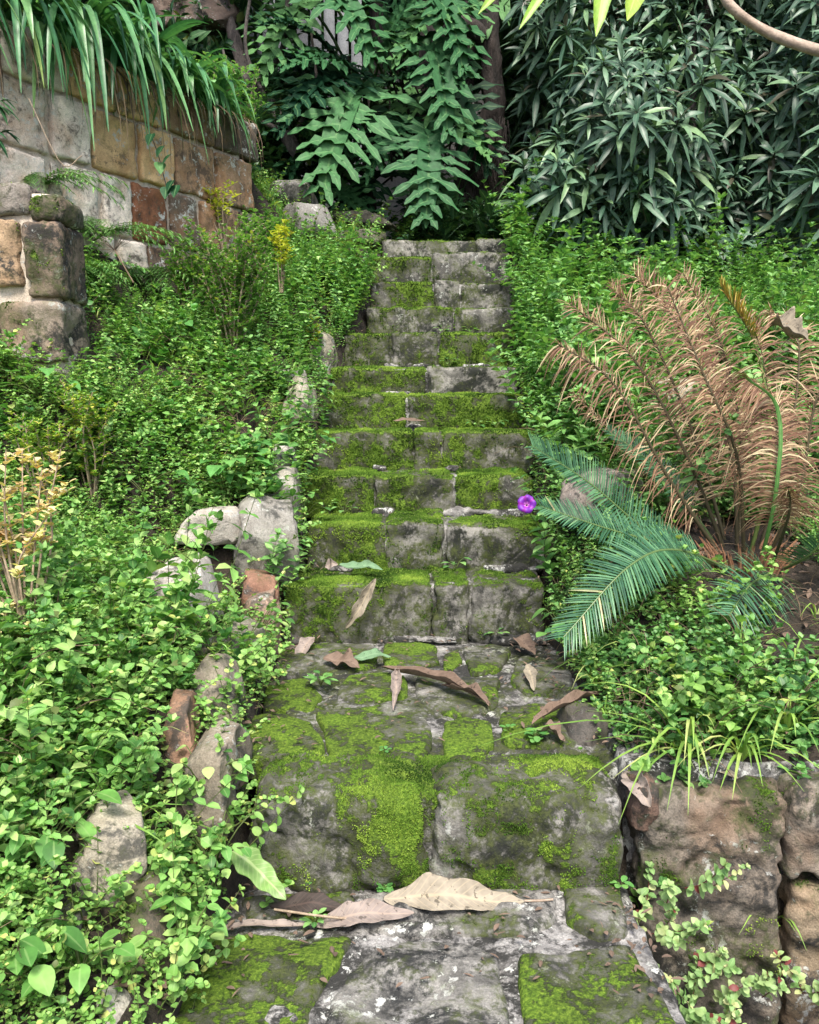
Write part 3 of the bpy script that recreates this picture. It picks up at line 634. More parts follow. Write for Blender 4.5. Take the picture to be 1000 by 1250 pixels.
# ---- moss tufts on the stones
def moss_tufts():
    pts, nrmls, val = [], [], []
    for V, Q, ms in MOSSY:
        a, b, c, d = (V[Q[:, k]] for k in range(4)); n = np.cross(c - a, d - b) * .5; ar = np.linalg.norm(n, axis=1); ctr = (a + b + c + d) / 4
        m4 = ms[Q].mean(1); dist = ctr[:, 1]
        nn = nrm(n); vis = ((ctr - np.array([0, 0, ZC])) * nn).sum(1) < 0
        if vis.mean() < .2: nn = nn
        m4 = m4 + .75 * fbm(ctr, 38, 3, 77); dens = np.clip((m4 - .4) / .3, 0, 1) * 120000 * np.clip(2.2 / dist, .2, 1.) ** 1.6 * vis
        k = rng.poisson(dens * ar); idx = np.repeat(np.arange(len(Q)), k)
        if not len(idx): continue
        u, v = rng.random((2, len(idx), 1))
        p = (a[idx] * (1 - u) + b[idx] * u) * (1 - v) + (d[idx] * (1 - u) + c[idx] * u) * v
        pts.append(p); nrmls.append(nn[idx]); val.append(m4[idx])
    p = np.concatenate(pts); n = np.concatenate(nrmls); N = len(p); sc = rng.uniform(.0008, .0024, N)[:, None] * (1 + .25 * (p[:, 1:2] - 1.8))
    r1 = nrm(rng.normal(size=(N, 3))); U = nrm(np.cross(n, r1)); B = np.cross(n, U)
    tip = p + n * sc * 1.5 + rng.normal(size=(N, 3)) * sc * .4
    # a tuft = two crossing quads folded: base ring of 4 + tip -> 4 quads degenerate-free (use ring of 4 lower & 4 upper small)
    lo = [p + (U * cos(t) + B * sin(t)) * sc for t in (0, pi * 2 / 3, pi * 4 / 3)]; hi = [tip + (U * cos(t) + B * sin(t)) * sc * .25 for t in (0, pi * 2 / 3, pi * 4 / 3)]
    V = np.stack(lo + hi, 1).reshape(-1, 3); o = (np.arange(N) * 6)[:, None, None]
    Q = (np.array([[0, 1, 4, 3], [1, 2, 5, 4], [2, 0, 3, 5]])[None] + o).reshape(-1, 4)
    rn = np.clip(.5 + vn(p, 9, 5) * 1.3 + rng.normal(0, .12, N), .03, 1); A = np.stack([np.full((N, 6), .5), np.full((N, 6), .5), np.repeat(rn[:, None], 6, 1)], -1).reshape(-1, 3)
    print('tufts', N)
    m, t = newmat('moss_tufts'); at = nd(t, 'Attribute', attribute_name='lv'); s = nd(t, 'SeparateXYZ'); t.links.new(at.outputs['Vector'], s.inputs[0])
    c = ramp(t, s.outputs[2], [(0, (.016, .04, .006)), (.4, (.05, .1, .012)), (.7, (.09, .17, .02)), (1, (.19, .28, .04))]).outputs[0]
    bs = nd(t, 'BsdfPrincipled'); t.links.new(c, bs.inputs['Base Color']); bs.inputs['Roughness'].default_value = .9; bs.inputs['Specular IOR Level'].default_value = .1
    out = nd(t, 'OutputMaterial'); t.links.new(bs.outputs[0], out.inputs[0])
    ob = emit('moss', (V, Q, A), m, origin=(0, 0, 0), smooth=False); tag(ob, 'bright green moss cushions growing over the steps and paving', 'moss', kind='stuff')
moss_tufts()

# ------------------------------------------------------------------ ground cover
def scatter(n, xr, yr, mask=None):
    x = rng.uniform(*xr, n); y = rng.uniform(*yr, n)
    if mask is not None:
        k = mask(x, y); x, y = x[k], y[k]
    return x, y
def in_front(x, y): return ((x - WA[0]) * WN[0] + (y - WA[1]) * WN[1]) > .05
def not_lowwall(x, y): return ~((x < -1.3) & (y > 3.14) & (y < 3.5))
def nocyc(x, y): return (np.hypot(x - 1.12, (y - 2.72)) > .27)
def patch(x, y, f, s, thr): return vn(np.stack([x, y, x * 0], 1), f, s) + .5 > thr
def lay(name, label, protos, x, y, mat, smin, smax, zoff=0, tilt=.35, power=1.):
    z = ground(x, y) + zoff; sc = smin + (smax - smin) * rng.random(len(x)) ** power
    pn = np.stack([x, y, x * 0], 1); sc = sc * (1 + .9 * fbm(pn, 2.6, 2, 91)); sd_ = (x - WA[0]) * WN[0] + (y - WA[1]) * WN[1]; sc = sc * np.where((x < 0) & (y > 3.4), ss(-.1, .6, sd_) * .45 + .55, 1)
    o = gn_scatter(name, protos, np.stack([x, y, z], 1), sc, mat, tilt); tag(o, label, 'ground cover', kind='stuff'); return o
sp_mid = [sprig(random.randint(4, 8), random.uniform(.018, .036), random.uniform(.022, .046), random.uniform(.008, .015), random.choice(['ovate4', 'ovate', 'lance4', 'round']), lean=random.uniform(.1, .7), el=random.uniform(5, 45), top=random.randint(2, 5), jit=.7, grow=random.uniform(.5, .9)) for _ in range(14)]
sp_mid2 = [sprig(5, .02, .03, .0125, 'round', lean=.5, el=35) for _ in range(4)]
sp_tiny = [sprig(random.randint(4, 8), .014, random.uniform(.011, .018), .0062, random.choice(['ovate4', 'round']), lean=.7, el=20, jit=.8) for _ in range(8)]
sp_up = [sprig(random.randint(6, 11), random.uniform(.02, .034), random.uniform(.03, .055), random.uniform(.008, .012), random.choice(['lance4', 'ovate4']), lean=random.uniform(.1, .5), el=random.uniform(10, 45), per=random.choice([2, 3]), top=5, jit=.7, grow=.6) for _ in range(9)]
sp_big = [sprig(random.randint(3, 6), random.uniform(.022, .04), random.uniform(.036, .058), random.uniform(.013, .02), 'ovate7', lean=random.uniform(.2, .8), el=random.uniform(0, 40), jit=.7, grow=.55) for _ in range(10)]
sp_par = [sprig(9, .018, .032, .0105, 'lance', lean=.6, el=20, per=2, top=4, jit=.7, stem=.0018) for _ in range(5)]
def clear(x, y):
    k = np.ones(len(x), bool)
    for cx_, cy_, w_, fr_ in ROCKS: k &= ~((np.abs(x - cx_ * y / cy_) < w_ * .42) & (y > cy_ - .13 - fr_) & (y < cy_ + .06))
    return k
L = lambda x, y: (x < stairL(y) + .0) & in_front(x, y) & not_lowwall(x, y) & clear(x, y)
# left bank
x, y = scatter(15000, (-2.3, -.2), (.75, 6.2), lambda x, y: ((y < 5.6) | (x < -.9)) & L(x, y) & patch(x, y, 3.5, 3, .33))
lay('ground_cover', 'leafy green weeds carpeting the left bank beside the steps', sp_mid, x, y, M_bank, .4, 1.0)
x, y = scatter(14000, (-1.6, -.33), (.75, 3.6), lambda x, y: L(x, y) & patch(x, y, 4, 8, .5))
lay('ground_cover', 'tiny pale leaved chickweed between the larger weeds on the left', sp_tiny, x, y, M_chick, .6, 1.3, .02)
x, y = scatter(2600, (-1.9, -.4), (.7, 3.4), lambda x, y: L(x, y) & patch(x, y, 3, 12, .5))
lay('ground_cover', 'round leaved clover like weeds over the lower left bank', sp_mid2, x, y, M_chick, .5, 1.1, .01)
x, y = scatter(900, (-1.3, -.33), (.7, 2.2), lambda x, y: L(x, y) & patch(x, y, 3, 19, .4))
lay('ground_cover', 'larger bright green leaves along the lower left edge', sp_big, x, y, M_bank, .4, .95, .0)
x, y = scatter(1700, (-2.0, -.34), (.9, 4.6), lambda x, y: L(x, y) & patch(x, y, 2.6, 52, .5))
lay('ground_cover', 'taller loose leafy stems standing above the left bank weeds', sp_up, x, y, M_bank, .55, 1.15, 0, .45)
x, y = scatter(520, (-1.9, -.36), (1.0, 4.2), lambda x, y: L(x, y) & patch(x, y, 2.2, 61, .52))
lay('ground_cover', 'broad pale green leaves in patches on the left bank', [sprig(random.randint(3, 5), random.uniform(.03, .05), random.uniform(.05, .075), random.uniform(.02, .028), 'ovate7', lean=random.uniform(.2, .7), el=random.uniform(0, 30), jit=.7, grow=.55) for _ in range(8)], x, y, M_heart, .45, 1., 0, .4)
def strawp():
    a = Acc()
    for _ in range(3):
        az = random.random() * 6.28; r_ = random.uniform(.05, .16); c_ = bez((0, 0, 0), (cos(az) * r_ * .3, sin(az) * r_ * .3, r_ * random.uniform(.5, 1.1)), (cos(az) * r_, sin(az) * r_, r_ * random.uniform(.1, .9)), 7); a.add(tube(c_, np.linspace(.0013, .0005, 7), 3))
    return a.get()
def bladep():
    a = Acc()
    for _ in range(7):
        az = random.random() * 6.28; d = np.array([cos(az), sin(az), 0]); r_ = random.uniform(.06, .15); c_ = bez((0, 0, 0), d * r_ * .25 + [0, 0, r_ * .8], d * r_ * .8 + [0, 0, r_ * random.uniform(0, .7)], 6); a.add(blade(c_, .0022 * np.array([.7, 1, .95, .8, .5, .05]), np.cross(d, (0, 0, 1)), .2))
    return a.get()
x, y = scatter(1500, (-2.0, 2.2), (.95, 5.5), lambda x, y: (L(x, y) | (x > stairR(y) + .03)) & (ground(x, y) > -.3))
lay('dry_stems', 'thin dry stems and straw poking through the weeds', [strawp() for _ in range(6)], x, y, M_twig if False else M_straw, .6, 1.5, .02, .4)
x, y = scatter(1100, (-2.0, 2.2), (.95, 5.5), lambda x, y: (L(x, y) | (x > stairR(y) + .03)) & (ground(x, y) > -.3) & patch(x, y, 2.5, 71, .5))
lay('grass', 'scattered fine grass blades among the weeds', [bladep() for _ in range(6)], x, y, M_grass, .6, 1.4, .0, .3)
# upper banks
x, y = scatter(2200, (-1.6, -.18), (3.9, 6.6), lambda x, y: ((y < 5.4) | (x < -.75)) & L(x, y) & patch(x, y, 3, 22, .3))
lay('ground_cover', 'upright leafy weeds along the upper left of the steps', sp_up, x, y, M_up, .5, 1.1, 0, .25)
x, y = scatter(5200, (.42, 3.4), (2.9, 6.8), lambda x, y: nocyc(x, y) & (x > stairR(y)) & patch(x, y, 3, 25, .22))
lay('ground_cover', 'upright leafy weeds on the bank right of the steps', sp_up, x, y, M_up, .5, 1.5, 0, .3, 1.6)
x, y = scatter(3200, (.42, 2.4), (2.7, 5.5), lambda x, y: nocyc(x, y) & (x > stairR(y) - .02) & patch(x, y, 4, 28, .3))
lay('ground_cover', 'low green weeds between the stones on the right bank', sp_mid, x, y, M_up, .5, 1.1, 0, .3)
# lower right
x, y = scatter(3300, (.5, 2.0), (1.86, 3.3), lambda x, y: nocyc(x, y) & (x > stairR(y) + .03) & patch(x, y, 3, 34, .15) & ~((np.hypot(x - 1.1, (y - 2.6) * .8) < .3)) & ~((x > .95) & (x < 1.5) & (y > 2.2) & (y < 2.6) & (rng.random(len(x)) < .75)))
lay('ground_cover', 'broad leaved green weeds filling the bank under the cycad', sp_big, x, y, M_right, .3, .8, -.01, .45)
x, y = scatter(1500, (.5, 2.0), (1.86, 3.0), lambda x, y: nocyc(x, y) & (x > stairR(y) + .02) & patch(x, y, 4, 37, .4))
lay('ground_cover', 'small leaved weeds mixed through the lower right bank', sp_mid, x, y, M_chick, .5, 1.)
# top of the stairs
x, y = scatter(1500, (-1.2, 2.6), (5.9, 7.4), lambda x, y: (x > .1) | (y > 6.7) | (x < -1.0))
lay('ground_cover', 'shaded weeds on the ground behind the top step', sp_up, x, y, M_up, .4, .8, 0, .3)
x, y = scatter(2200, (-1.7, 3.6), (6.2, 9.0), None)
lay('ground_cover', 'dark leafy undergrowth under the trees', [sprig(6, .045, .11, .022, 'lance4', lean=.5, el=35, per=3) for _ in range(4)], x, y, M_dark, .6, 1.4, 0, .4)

x, y = scatter(2600, (-.75, -.3), (1.2, 5.2), lambda x, y: (x > stairL(y) - .22) & (x < stairL(y) + .03))
lay('ground_cover', 'fine weeds squeezed between the edging stones and the steps', sp_tiny, x, y, M_chick, .6, 1.5, -.01, .5)
x, y = scatter(1300, (.4, 1.1), (1.95, 5.2), lambda x, y: (x > stairR(y) - .05) & (x < stairR(y) + .15))
lay('ground_cover', 'fine weeds creeping over the right ends of the steps', sp_tiny, x, y, M_chick, .6, 1.5, .0, .5)
q_ = rng.uniform(1.75, 3.6, 900); w_ = rng.uniform(-.9, .35, 900); x = WA[0] + WD[0] * q_ + WN[0] * w_; y = WA[1] + WD[1] * q_ + WN[1] * w_
lay('ground_cover', 'dull green leaves over the earth at the far end of the sandstone wall', sp_up, x, y, M_shrub, .7, 1.4, 0, .5)
# leaf litter on the soil
def litter():
    a = Acc()
    for _ in range(900):
        if random.random() < .6: x_, y_ = random.uniform(-1.3, -.38), random.uniform(1., 3.4)
        else: x_, y_ = random.uniform(.55, 1.6), random.uniform(1.9, 3.2)
        az = random.random() * 6.3; a.add(leaf((x_, y_, float(ground(x_, y_)) + .02), (cos(az), sin(az), random.uniform(-.2, .3)), random.uniform(.02, .05), random.uniform(.005, .012), 'lance', random.uniform(-.3, .3), .4))
    for _ in range(520):
        yy = random.choice([random.uniform(1.4, 1.75), random.uniform(2.0, 2.95), random.uniform(2.0, 2.95), random.uniform(2.95, 5.5)]); x_ = random.uniform(float(stairL(yy)), float(stairR(yy))); x_ = x_ if random.random() < .5 else (float(stairL(yy)) + abs(random.gauss(0, .06)) if random.random() < .5 else float(stairR(yy)) - abs(random.gauss(0, .06)))
        zt = 0 if yy < 1.76 else ZL if yy < 2.93 else max([z for (y__, z) in steps if y__ < yy - .02] + [ZL])
        az = random.random() * 6.3; a.add(leaf((x_, yy, zt + .012), (cos(az), sin(az), random.uniform(-.1, .3)), random.uniform(.006, .03), random.uniform(.0015, .006), 'lance', random.uniform(-.3, .3), .5))
    o = emit('leaf_litter', a.get(), D_brown, origin=(0, 0, 0)); tag(o, 'small dead leaves and bits lying on the dark soil', 'leaf litter', kind='stuff')
litter()

# ------------------------------------------------------------------ plants that stand out
def plant_copy(mesh, name, loc, s, mat, label, cat, group=None, rz=None, tilt=(0, 0)):
    o = link(name, mesh, mat, origin=loc); o.scale = (s, s, s); o.rotation_euler = (tilt[0], tilt[1], random.uniform(0, 6.28) if rz is None else rz)
    return tag(o, label, cat, group)
up_mesh = [mesh_from('weed_plant', *sprig(9, .03, .055, .013, 'lance', lean=.25, el=28, per=3, top=6, jit=.6)) for _ in range(5)]
for k in range(64):
    yy = random.uniform(2.95, 6.0); xx = float(stairR(yy)) + abs(random.gauss(0, .1)) - .03
    plant_copy(up_mesh[k % 5], 'weed_plant', (xx, yy, float(ground(xx, yy))), random.uniform(.8, 1.5), M_up, 'leafy upright weed leaning over the right ends of the steps', 'weed', 'upright weeds along the right ends of the steps', tilt=(random.uniform(-.2, .2), -random.uniform(0, .5)))
for k in range(70):
    yy = random.uniform(3.3, 6.2); xx = float(stairR(yy)) + random.uniform(.1, 1.5) * random.random() ** .5
    plant_copy(up_mesh[k % 5], 'weed_plant', (xx, yy, float(ground(xx, yy))), random.uniform(1.0, 1.9), M_up, 'taller leafy weed standing on the bank right of the steps', 'weed', 'taller weeds on the right bank', tilt=(random.uniform(-.3, .3), random.uniform(-.3, .3)))
for k in range(56):
    yy = random.uniform(2.9, 5.3); xx = float(stairL(yy)) - abs(random.gauss(0, .12)) + .02
    plant_copy(up_mesh[k % 5], 'weed_plant', (xx, yy, float(ground(xx, yy))), random.uniform(.7, 1.3), M_up, 'leafy upright weed beside the left ends of the upper steps', 'weed', 'upright weeds along the left ends of the steps', tilt=(random.uniform(-.2, .2), random.uniform(0, .4)))

def shrub(name, loc, H, Wd, nst, leafL, leafW, mat, prof='ovate4', stemr=.004, lab='', cat='shrub', dens=40, bare=.3, twigmat=None, spread=.6, seed=1, parts=True, el=35):
    rs = random.Random(seed); root = empty(name, loc); tag(root, lab, cat); loc = np.array(loc)
    st = Acc(); fo = Acc()
    for i in range(nst):
        az = rs.random() * 6.28; sp_ = rs.random() ** .6 * spread; hh = H * rs.uniform(.7, 1.05)
        tip = loc + [cos(az) * Wd * sp_, sin(az) * Wd * sp_, hh]; c = curve([loc + [rs.uniform(-.01, .01), rs.uniform(-.01, .01), -.02], loc + (tip - loc) * .5 + [rs.uniform(-.04, .04), rs.uniform(-.04, .04), hh * .08], tip], 9)
        st.add(tube(c, np.linspace(stemr, stemr * .35, 9), 5))
        for q in range(dens):
            t = bare + (1 - bare) * (q / dens); u = t * 8; k = min(int(u), 7); p = c[k] + (c[k + 1] - c[k]) * (u - k)
            if q % 5 == 0:
                a2 = rs.random() * 6.28; side = p + np.array([cos(a2), sin(a2), .6]) * rs.uniform(.3, 1) * H * .16; st.add(tube([p, (p + side) / 2 + [0, 0, .01], side], [stemr * .4, stemr * .3, stemr * .2], 3))
                cur = side
                for e in range(9):
                    pp = p + (side - p) * (e + 1) / 9; a3 = e * 2.4; fo.add(leaf(pp, (cos(a3), sin(a3), .7), leafL * rs.uniform(.7, 1.1), leafW, prof, .2))
            a3 = q * 2.4 + rs.uniform(-.3, .3); e_ = R(el); fo.add(leaf(p, (cos(a3) * cos(e_), sin(a3) * cos(e_), sin(e_)), leafL * rs.uniform(.75, 1.15), leafW * rs.uniform(.8, 1.1), prof, rs.uniform(0, .4)))
    emit('stems', st.get(), twigmat or M_twig, root); f = emit('foliage', fo.get(), mat, root); f['kind'] = 'stuff'; return root
b = gz(115, 610, 2.6); shrub('box_shrub', b, .44, .2, 13, .022, .0075, M_box, 'round', .004, 'yellow green small leaved shrub with pale stems on the left bank', bare=.25, dens=30, seed=3)
b = gz(60, 640, 2.5); shrub('box_shrub', b, .4, .22, 10, .022, .0075, M_box, 'round', .004, 'second yellow green shrub, left of the pale stemmed one near the dry twigs', bare=.2, dens=28, seed=4)
b = gz(35, 790, 2.0); shrub('dying_shrub', b, .5, .2, 12, .026, .009, M_peach, 'round', .0042, 'half bare shrub with peach coloured dry leaves at the left edge', bare=.45, dens=12, seed=9, spread=.9)
b = gz(5, 840, 1.9); shrub('dying_shrub', b, .2, .13, 6, .024, .009, M_peach, 'round', .0035, 'low clump of orange brown dry leaves at the far left edge', bare=.3, dens=12, seed=10, spread=.9)
b = gz(285, 440, 4.2); shrub('leafy_shrub', b, .62, .34, 26, .03, .009, M_shrub, 'ovate4', .006, 'tall dense small leaved shrub below the sandstone wall', bare=.12, dens=46, seed=5)
for q_, (px_, py_, g_, H_) in enumerate([(292, 190, 5.6, .75), (268, 215, 5.3, .5)]):
    w3_ = P(px_, py_, g_); w3_[2] = float(ground(w3_[0], w3_[1])) - .05; shrub('leafy_shrub', w3_, H_, .32, 22, .034, .01, M_up, 'ovate4', .005, ['dull green bush filling the far end of the sandstone wall', 'smaller bush in front of the last wall stones'][q_], bare=.08, dens=34, seed=50 + q_)
b = gz(235, 400, 4.3); shrub('leafy_shrub', b, .42, .3, 18, .03, .009, M_shrub, 'ovate4', .006, 'lower rounded shrub left of the tallest bank shrub', bare=.12, dens=36, seed=6)
b = gz(345, 400, 4.6); shrub('yellow_shrub', b + [0, 0, .2], .36, .1, 6, .03, .009, M_yell, 'ovate4', .004, 'shoot of bright yellow leaves rising beside the green shrub', bare=.35, dens=30, seed=7)
b = gz(320, 340, 4.9); shrub('leafy_shrub', b, .36, .26, 14, .032, .01, M_up, 'ovate4', .005, 'light green bushy weed between the shrub and the top steps', bare=.12, dens=32, seed=8)
b = gz(275, 330, 4.9); shrub('yellow_shrub', b + [0, 0, .1], .4, .22, 7, .03, .009, M_yell, 'ovate4', .004, 'thin yellowish shoots against the dark wall stones', bare=.5, dens=14, seed=17)
b = gz(380, 440, 4.5); shrub('yellow_shrub', b + [0, 0, .05], .16, .12, 5, .02, .007, M_yell, 'ovate4', .003, 'small yellow tinged weed near the edging stones', bare=.3, dens=12, seed=18)

# feathery weed under the wall
def feather(loc, n, L, lab, seed, mat=M_up, sx=0.):
    rs = random.Random(seed); root = empty('feathery_plant', loc); tag(root, lab, 'plant'); loc = np.array(loc)
    for i in range(n):
        az = rs.uniform(-2.6, .4); d = np.array([cos(az) + sx, sin(az) * .7, 0]); ll = L * rs.uniform(.6, 1.1)
        c = bez(loc, loc + d * ll * .4 + [0, 0, ll * .5], loc + d * ll * .95 + [0, 0, ll * rs.uniform(-.15, .2)], 14); a = Acc(); a.add(tube(c, np.linspace(.002, .0008, 14), 3, rnd=.01))
        for q in range(2, 14):
            T = nrm(c[q] - c[q - 1]); S = nrm(np.cross(T, (0, 0, 1)))
            for sd in (-1, 1):
                for e in range(3):
                    dd = S * sd + T * (.5 + .3 * e) + [0, 0, rs.uniform(-.3, .3)]; a.add(leaf(c[q] - T * e * ll * .02, dd, ll * .16 * rs.uniform(.6, 1.1), .0028, 'lance4', .3, .1))
        emit('frond', a.get(), mat, root)
feather(gz(110, 300, 3.7), 26, .36, 'feathery green plant spilling between the two stone walls', 21, sx=.4)
feather(gz(180, 350, 3.9), 22, .32, 'second feathery plant, lower down the bank below the wall', 22, sx=.4)
feather(gz(100, 345, 3.5), 20, .26, 'feathery green plant pressed against the end of the low stained wall', 26, sx=.2)
feather(gz(45, 235, 3.5), 16, .3, 'feathery green plant growing behind the low stained wall', 23, sx=.3)
feather(gz(690, 350, 5.2), 20, .4, 'blue green feathery plant on the right bank below the dark bush', 24, sx=-.2)
# dried umbel in the feathery plant
def umbel():
    p = P(140, 305, 3.45); b_ = P(163, 345, 3.4); root = empty('dead_flower_head', b_); tag(root, 'dead umbrella shaped seed head on a pale stalk in feathery weeds', 'seed head')
    emit('stalk', tube([b_, (b_ + p) / 2, p], .003, 5), M_straw, root); a = Acc()
    for k in range(26):
        d = nrm([random.uniform(-1, 1), random.uniform(-.6, .3), random.uniform(-.3, 1)]); a.add(tube([p, p + d * .04, p + d * random.uniform(.05, .08)], .0008, 3))
    emit('rays', a.get(), M_straw, root)
umbel()

# heart leaved weeds
def leafy(name, loc, spec, mat, lab, cat='weed', prof='heart', fold=.15, group=None, stemmat=None, stemr=.0016, base_h=.02):
    """spec: list of (tip offset vector, direction, length, halfwidth); each leaf its own part"""
    root = empty(name, loc); tag(root, lab, cat, group); loc = np.array(loc)
    for off, d, Ln, hw in spec:
        p = loc + np.array(off); g = leaf(p, d, Ln, hw, prof, random.uniform(.1, .4), fold, rnd=random.random() * .97 + .03)
        lo = emit('leaf', g, mat, root, origin=p)
        c = bez(loc, loc * .5 + p * .5 + [0, 0, .3 * np.linalg.norm(off)], p, 6); emit('stalk', tube(c, stemr, 4, rnd=.01), mat, lo)
    return root
def rnd_spec(n, Rr, H, Ln, hw, face=True):
    out = []
    for i in range(n):
        az = random.random() * 6.28; q = random.random() ** .5
        off = (cos(az) * Rr * q, sin(az) * Rr * q, H * random.uniform(.4, 1)); d = (cos(az) * .8, sin(az) * .6 - .5, random.uniform(-.4, .3)); s = random.uniform(.7, 1.15)
        out.append((off, d, Ln * s, hw * s))
    return out
HL = [(275, 590, 3.0, 16, .16, .16, .07, .028, 'large light green heart shaped leaves over the cracked edging stone'),
      (310, 560, 3.3, 12, .14, .15, .07, .028, 'heart leaved weed leaning toward the steps above the white stone nose'),
      (175, 590, 2.9, 10, .16, .12, .065, .024, 'heart leaved weed behind the pale stemmed yellow shrub'),
      (60, 1040, 1.72, 16, .1, .1, .05, .019, 'soft toothed green leaves in a clump at the lower left'),
      (20, 1200, 1.45, 14, .1, .09, .055, .02, 'broad green leaves at the bottom left corner'),
      (100, 1190, 1.5, 10, .08, .06, .045, .016, 'glossy weed in front of the leaning moss streaked stone'),
      (105, 870, 2.1, 12, .1, .08, .05, .019, 'dark glossy weed above the rusty brown stone'),
      (50, 480, 3.1, 12, .2, .12, .06, .025, 'pale vine leaves high on the left bank under the low wall'),
      (150, 690, 2.5, 10, .14, .08, .045, .017, 'light green leaves among small weeds left of the white boulder')]
for px, py, g_, n, Rr, H, Ln, hw, lab in HL: leafy('broadleaf_weed', gz(px, py + 25, g_) + [0, 0, .04], rnd_spec(n, Rr, H, Ln, hw), M_heart if Ln > .055 else M_bank, lab, prof='heart' if Ln > .055 else 'ovate7')
for px, py, g_, n, Ln, lab in [(250, 985, 2., 26, .036, 'trailing weed hanging over the left end of the big step'), (262, 1080, 1.8, 16, .036, 'weed beside the broad green leaf at the big step'), (228, 1190, 1.6, 12, .04, 'bluish weed with pointed leaves at the mossy slab corner'),
                          (315, 790, 2.6, 16, .036, 'weed at the left end of the landing with yellowing leaves'), (372, 640, 3.3, 14, .04, 'vine leaves trailing at the left end of the fourth step'), (380, 560, 3.7, 12, .05, 'grey green vine leaves beside the upper edging stones'),
                          (345, 700, 3.0, 14, .035, 'weed climbing the left end of the first step'), (690, 800, 2.4, 18, .05, 'broad leaved vine at the right edge of the landing'), (640, 650, 3.1, 16, .045, 'green vine under the purple flower')]:
    c = gz(px, py, g_); leafy('trailing_weed', c + [0, 0, .02], rnd_spec(n, .1, .12, Ln, Ln * .36), M_heart if Ln > .045 else M_bank, lab, prof='ovate7')
# small plants on the treads and landing
SEED = [(392, 838, ZL, .045, 13, 'rosette weed with pale green leaves on the left of the landing'), (655, 903, ZL, .028, 14, 'small round leaved weed near the right rear edge of the big step'),
        (286, 905, ZL, .05, 9, 'light green pointed weed at the left rear corner of the big step'), (522, 772, ZL, .03, 5, 'tiny seedling at the foot of the first step, left of two others'), (560, 778, ZL, .026, 6, 'tiny seedling in the middle of three below the first step'),
        (606, 782, ZL, .045, 6, 'wide seedling with long leaves at the right of the first step foot'), (620, 893, ZL, .02, 5, 'two leaved sprout on the mortar near the landing edge'), (372, 1078, 0, .022, 18, 'round leaved white green weed at the foot of the left big block'),
        (470, 1088, 0, .018, 22, 'cluster of tiny round leaves at the centre foot of the big step'), (757, 1086, 0, .024, 6, 'small three leaved sprout at the right end of the big step'), (385, 1128, 0, .03, 8, 'bluish green leaves under the dark fallen leaves'),
        (470, 918, ZL, .016, 5, 'tiny sprout in the joint above the big step')]
for px, py, z, Ln, n, lab in SEED:
    c = PZ(px, py, z); sm = 'round' if Ln < .03 else 'lance'
    leafy('seedling', c, [((cos(a_) * Ln * .3, sin(a_) * Ln * .3 - .004, Ln * random.uniform(.3, .9)), (cos(a_), sin(a_) - .2, random.uniform(.0, .8)), Ln * random.uniform(.7, 1.1), Ln * .22 if sm == 'lance' else Ln * .34) for a_ in np.linspace(0, 6.28, n, endpoint=False) + random.random()], M_heart if Ln < .03 else M_up, lab, 'seedling', sm, stemr=.0009)
k = 0
for st_i, px, lab in [(1, 557, 'seedling at the foot of the second step'), (4, 582, 'seedling on the fifth step tread'), (4, 606, 'smaller seedling on the fifth step, right of the other'), (6, 548, 'vine sprig lying across the eighth step'), (7, 540, 'heart leaved sprig on the upper step'), (7, 575, 'vine leaves with a faded flower near the right of the upper step'), (9, 475, 'thin sprout on the narrow mossy upper step'), (2, 420, 'row of low round leaves on the third step')]:
    y_, row, *_ = SPEC[st_i]; zt = steps[st_i - 1][1]; c = np.array([P(px, 600, 1)[0], 0, 0]); c = P(px, row + 20, y_ - .03); c[2] = zt
    leafy('seedling', c, [((cos(a_) * .03, sin(a_) * .02, .05 * random.uniform(.3, 1)), (cos(a_), sin(a_) - .4, random.uniform(0, .6)), .035, .012) for a_ in np.linspace(0, 6.28, 7, endpoint=False)], M_up, lab, 'seedling', 'ovate', stemr=.001)

# parietaria on the right wall
def wallweed(px, py, n, lab, seed, w_=.1, h_=.12):
    rs = random.Random(seed); base = P(px, py, 1.78); root = empty('wall_weed', base); tag(root, lab, 'weed')
    for i in range(n):
        g = sprig(9, .015, .03, .0095, 'lance', lean=.5, el=20, per=2, top=4, jit=.8, stem=.0018)
        off = np.array([[rs.uniform(-w_, w_), rs.uniform(-.07, -.01), rs.uniform(-h_, h_)]])
        V, Q, A = replicate([g], base + off, np.array([rs.uniform(.6, 1.)]), tilt=np.array([rs.uniform(.3, 1.2)]), tdir=np.array([rs.uniform(-.6, .9)])); emit('stem', (V, Q, A), M_pari, root)
wallweed(815, 1130, 13, 'pale green weed with reddish stems growing on the big brown block', 31)
wallweed(845, 1215, 12, 'lower part of the bank weed, pale leaves at the foot of the brown block', 32, .11, .08)
wallweed(905, 1200, 3, 'small pale sprig on the right side of the brown block', 33, .03, .03)
wallweed(985, 1220, 9, 'pale leaved weed at the bottom right corner', 34, .06, .07)
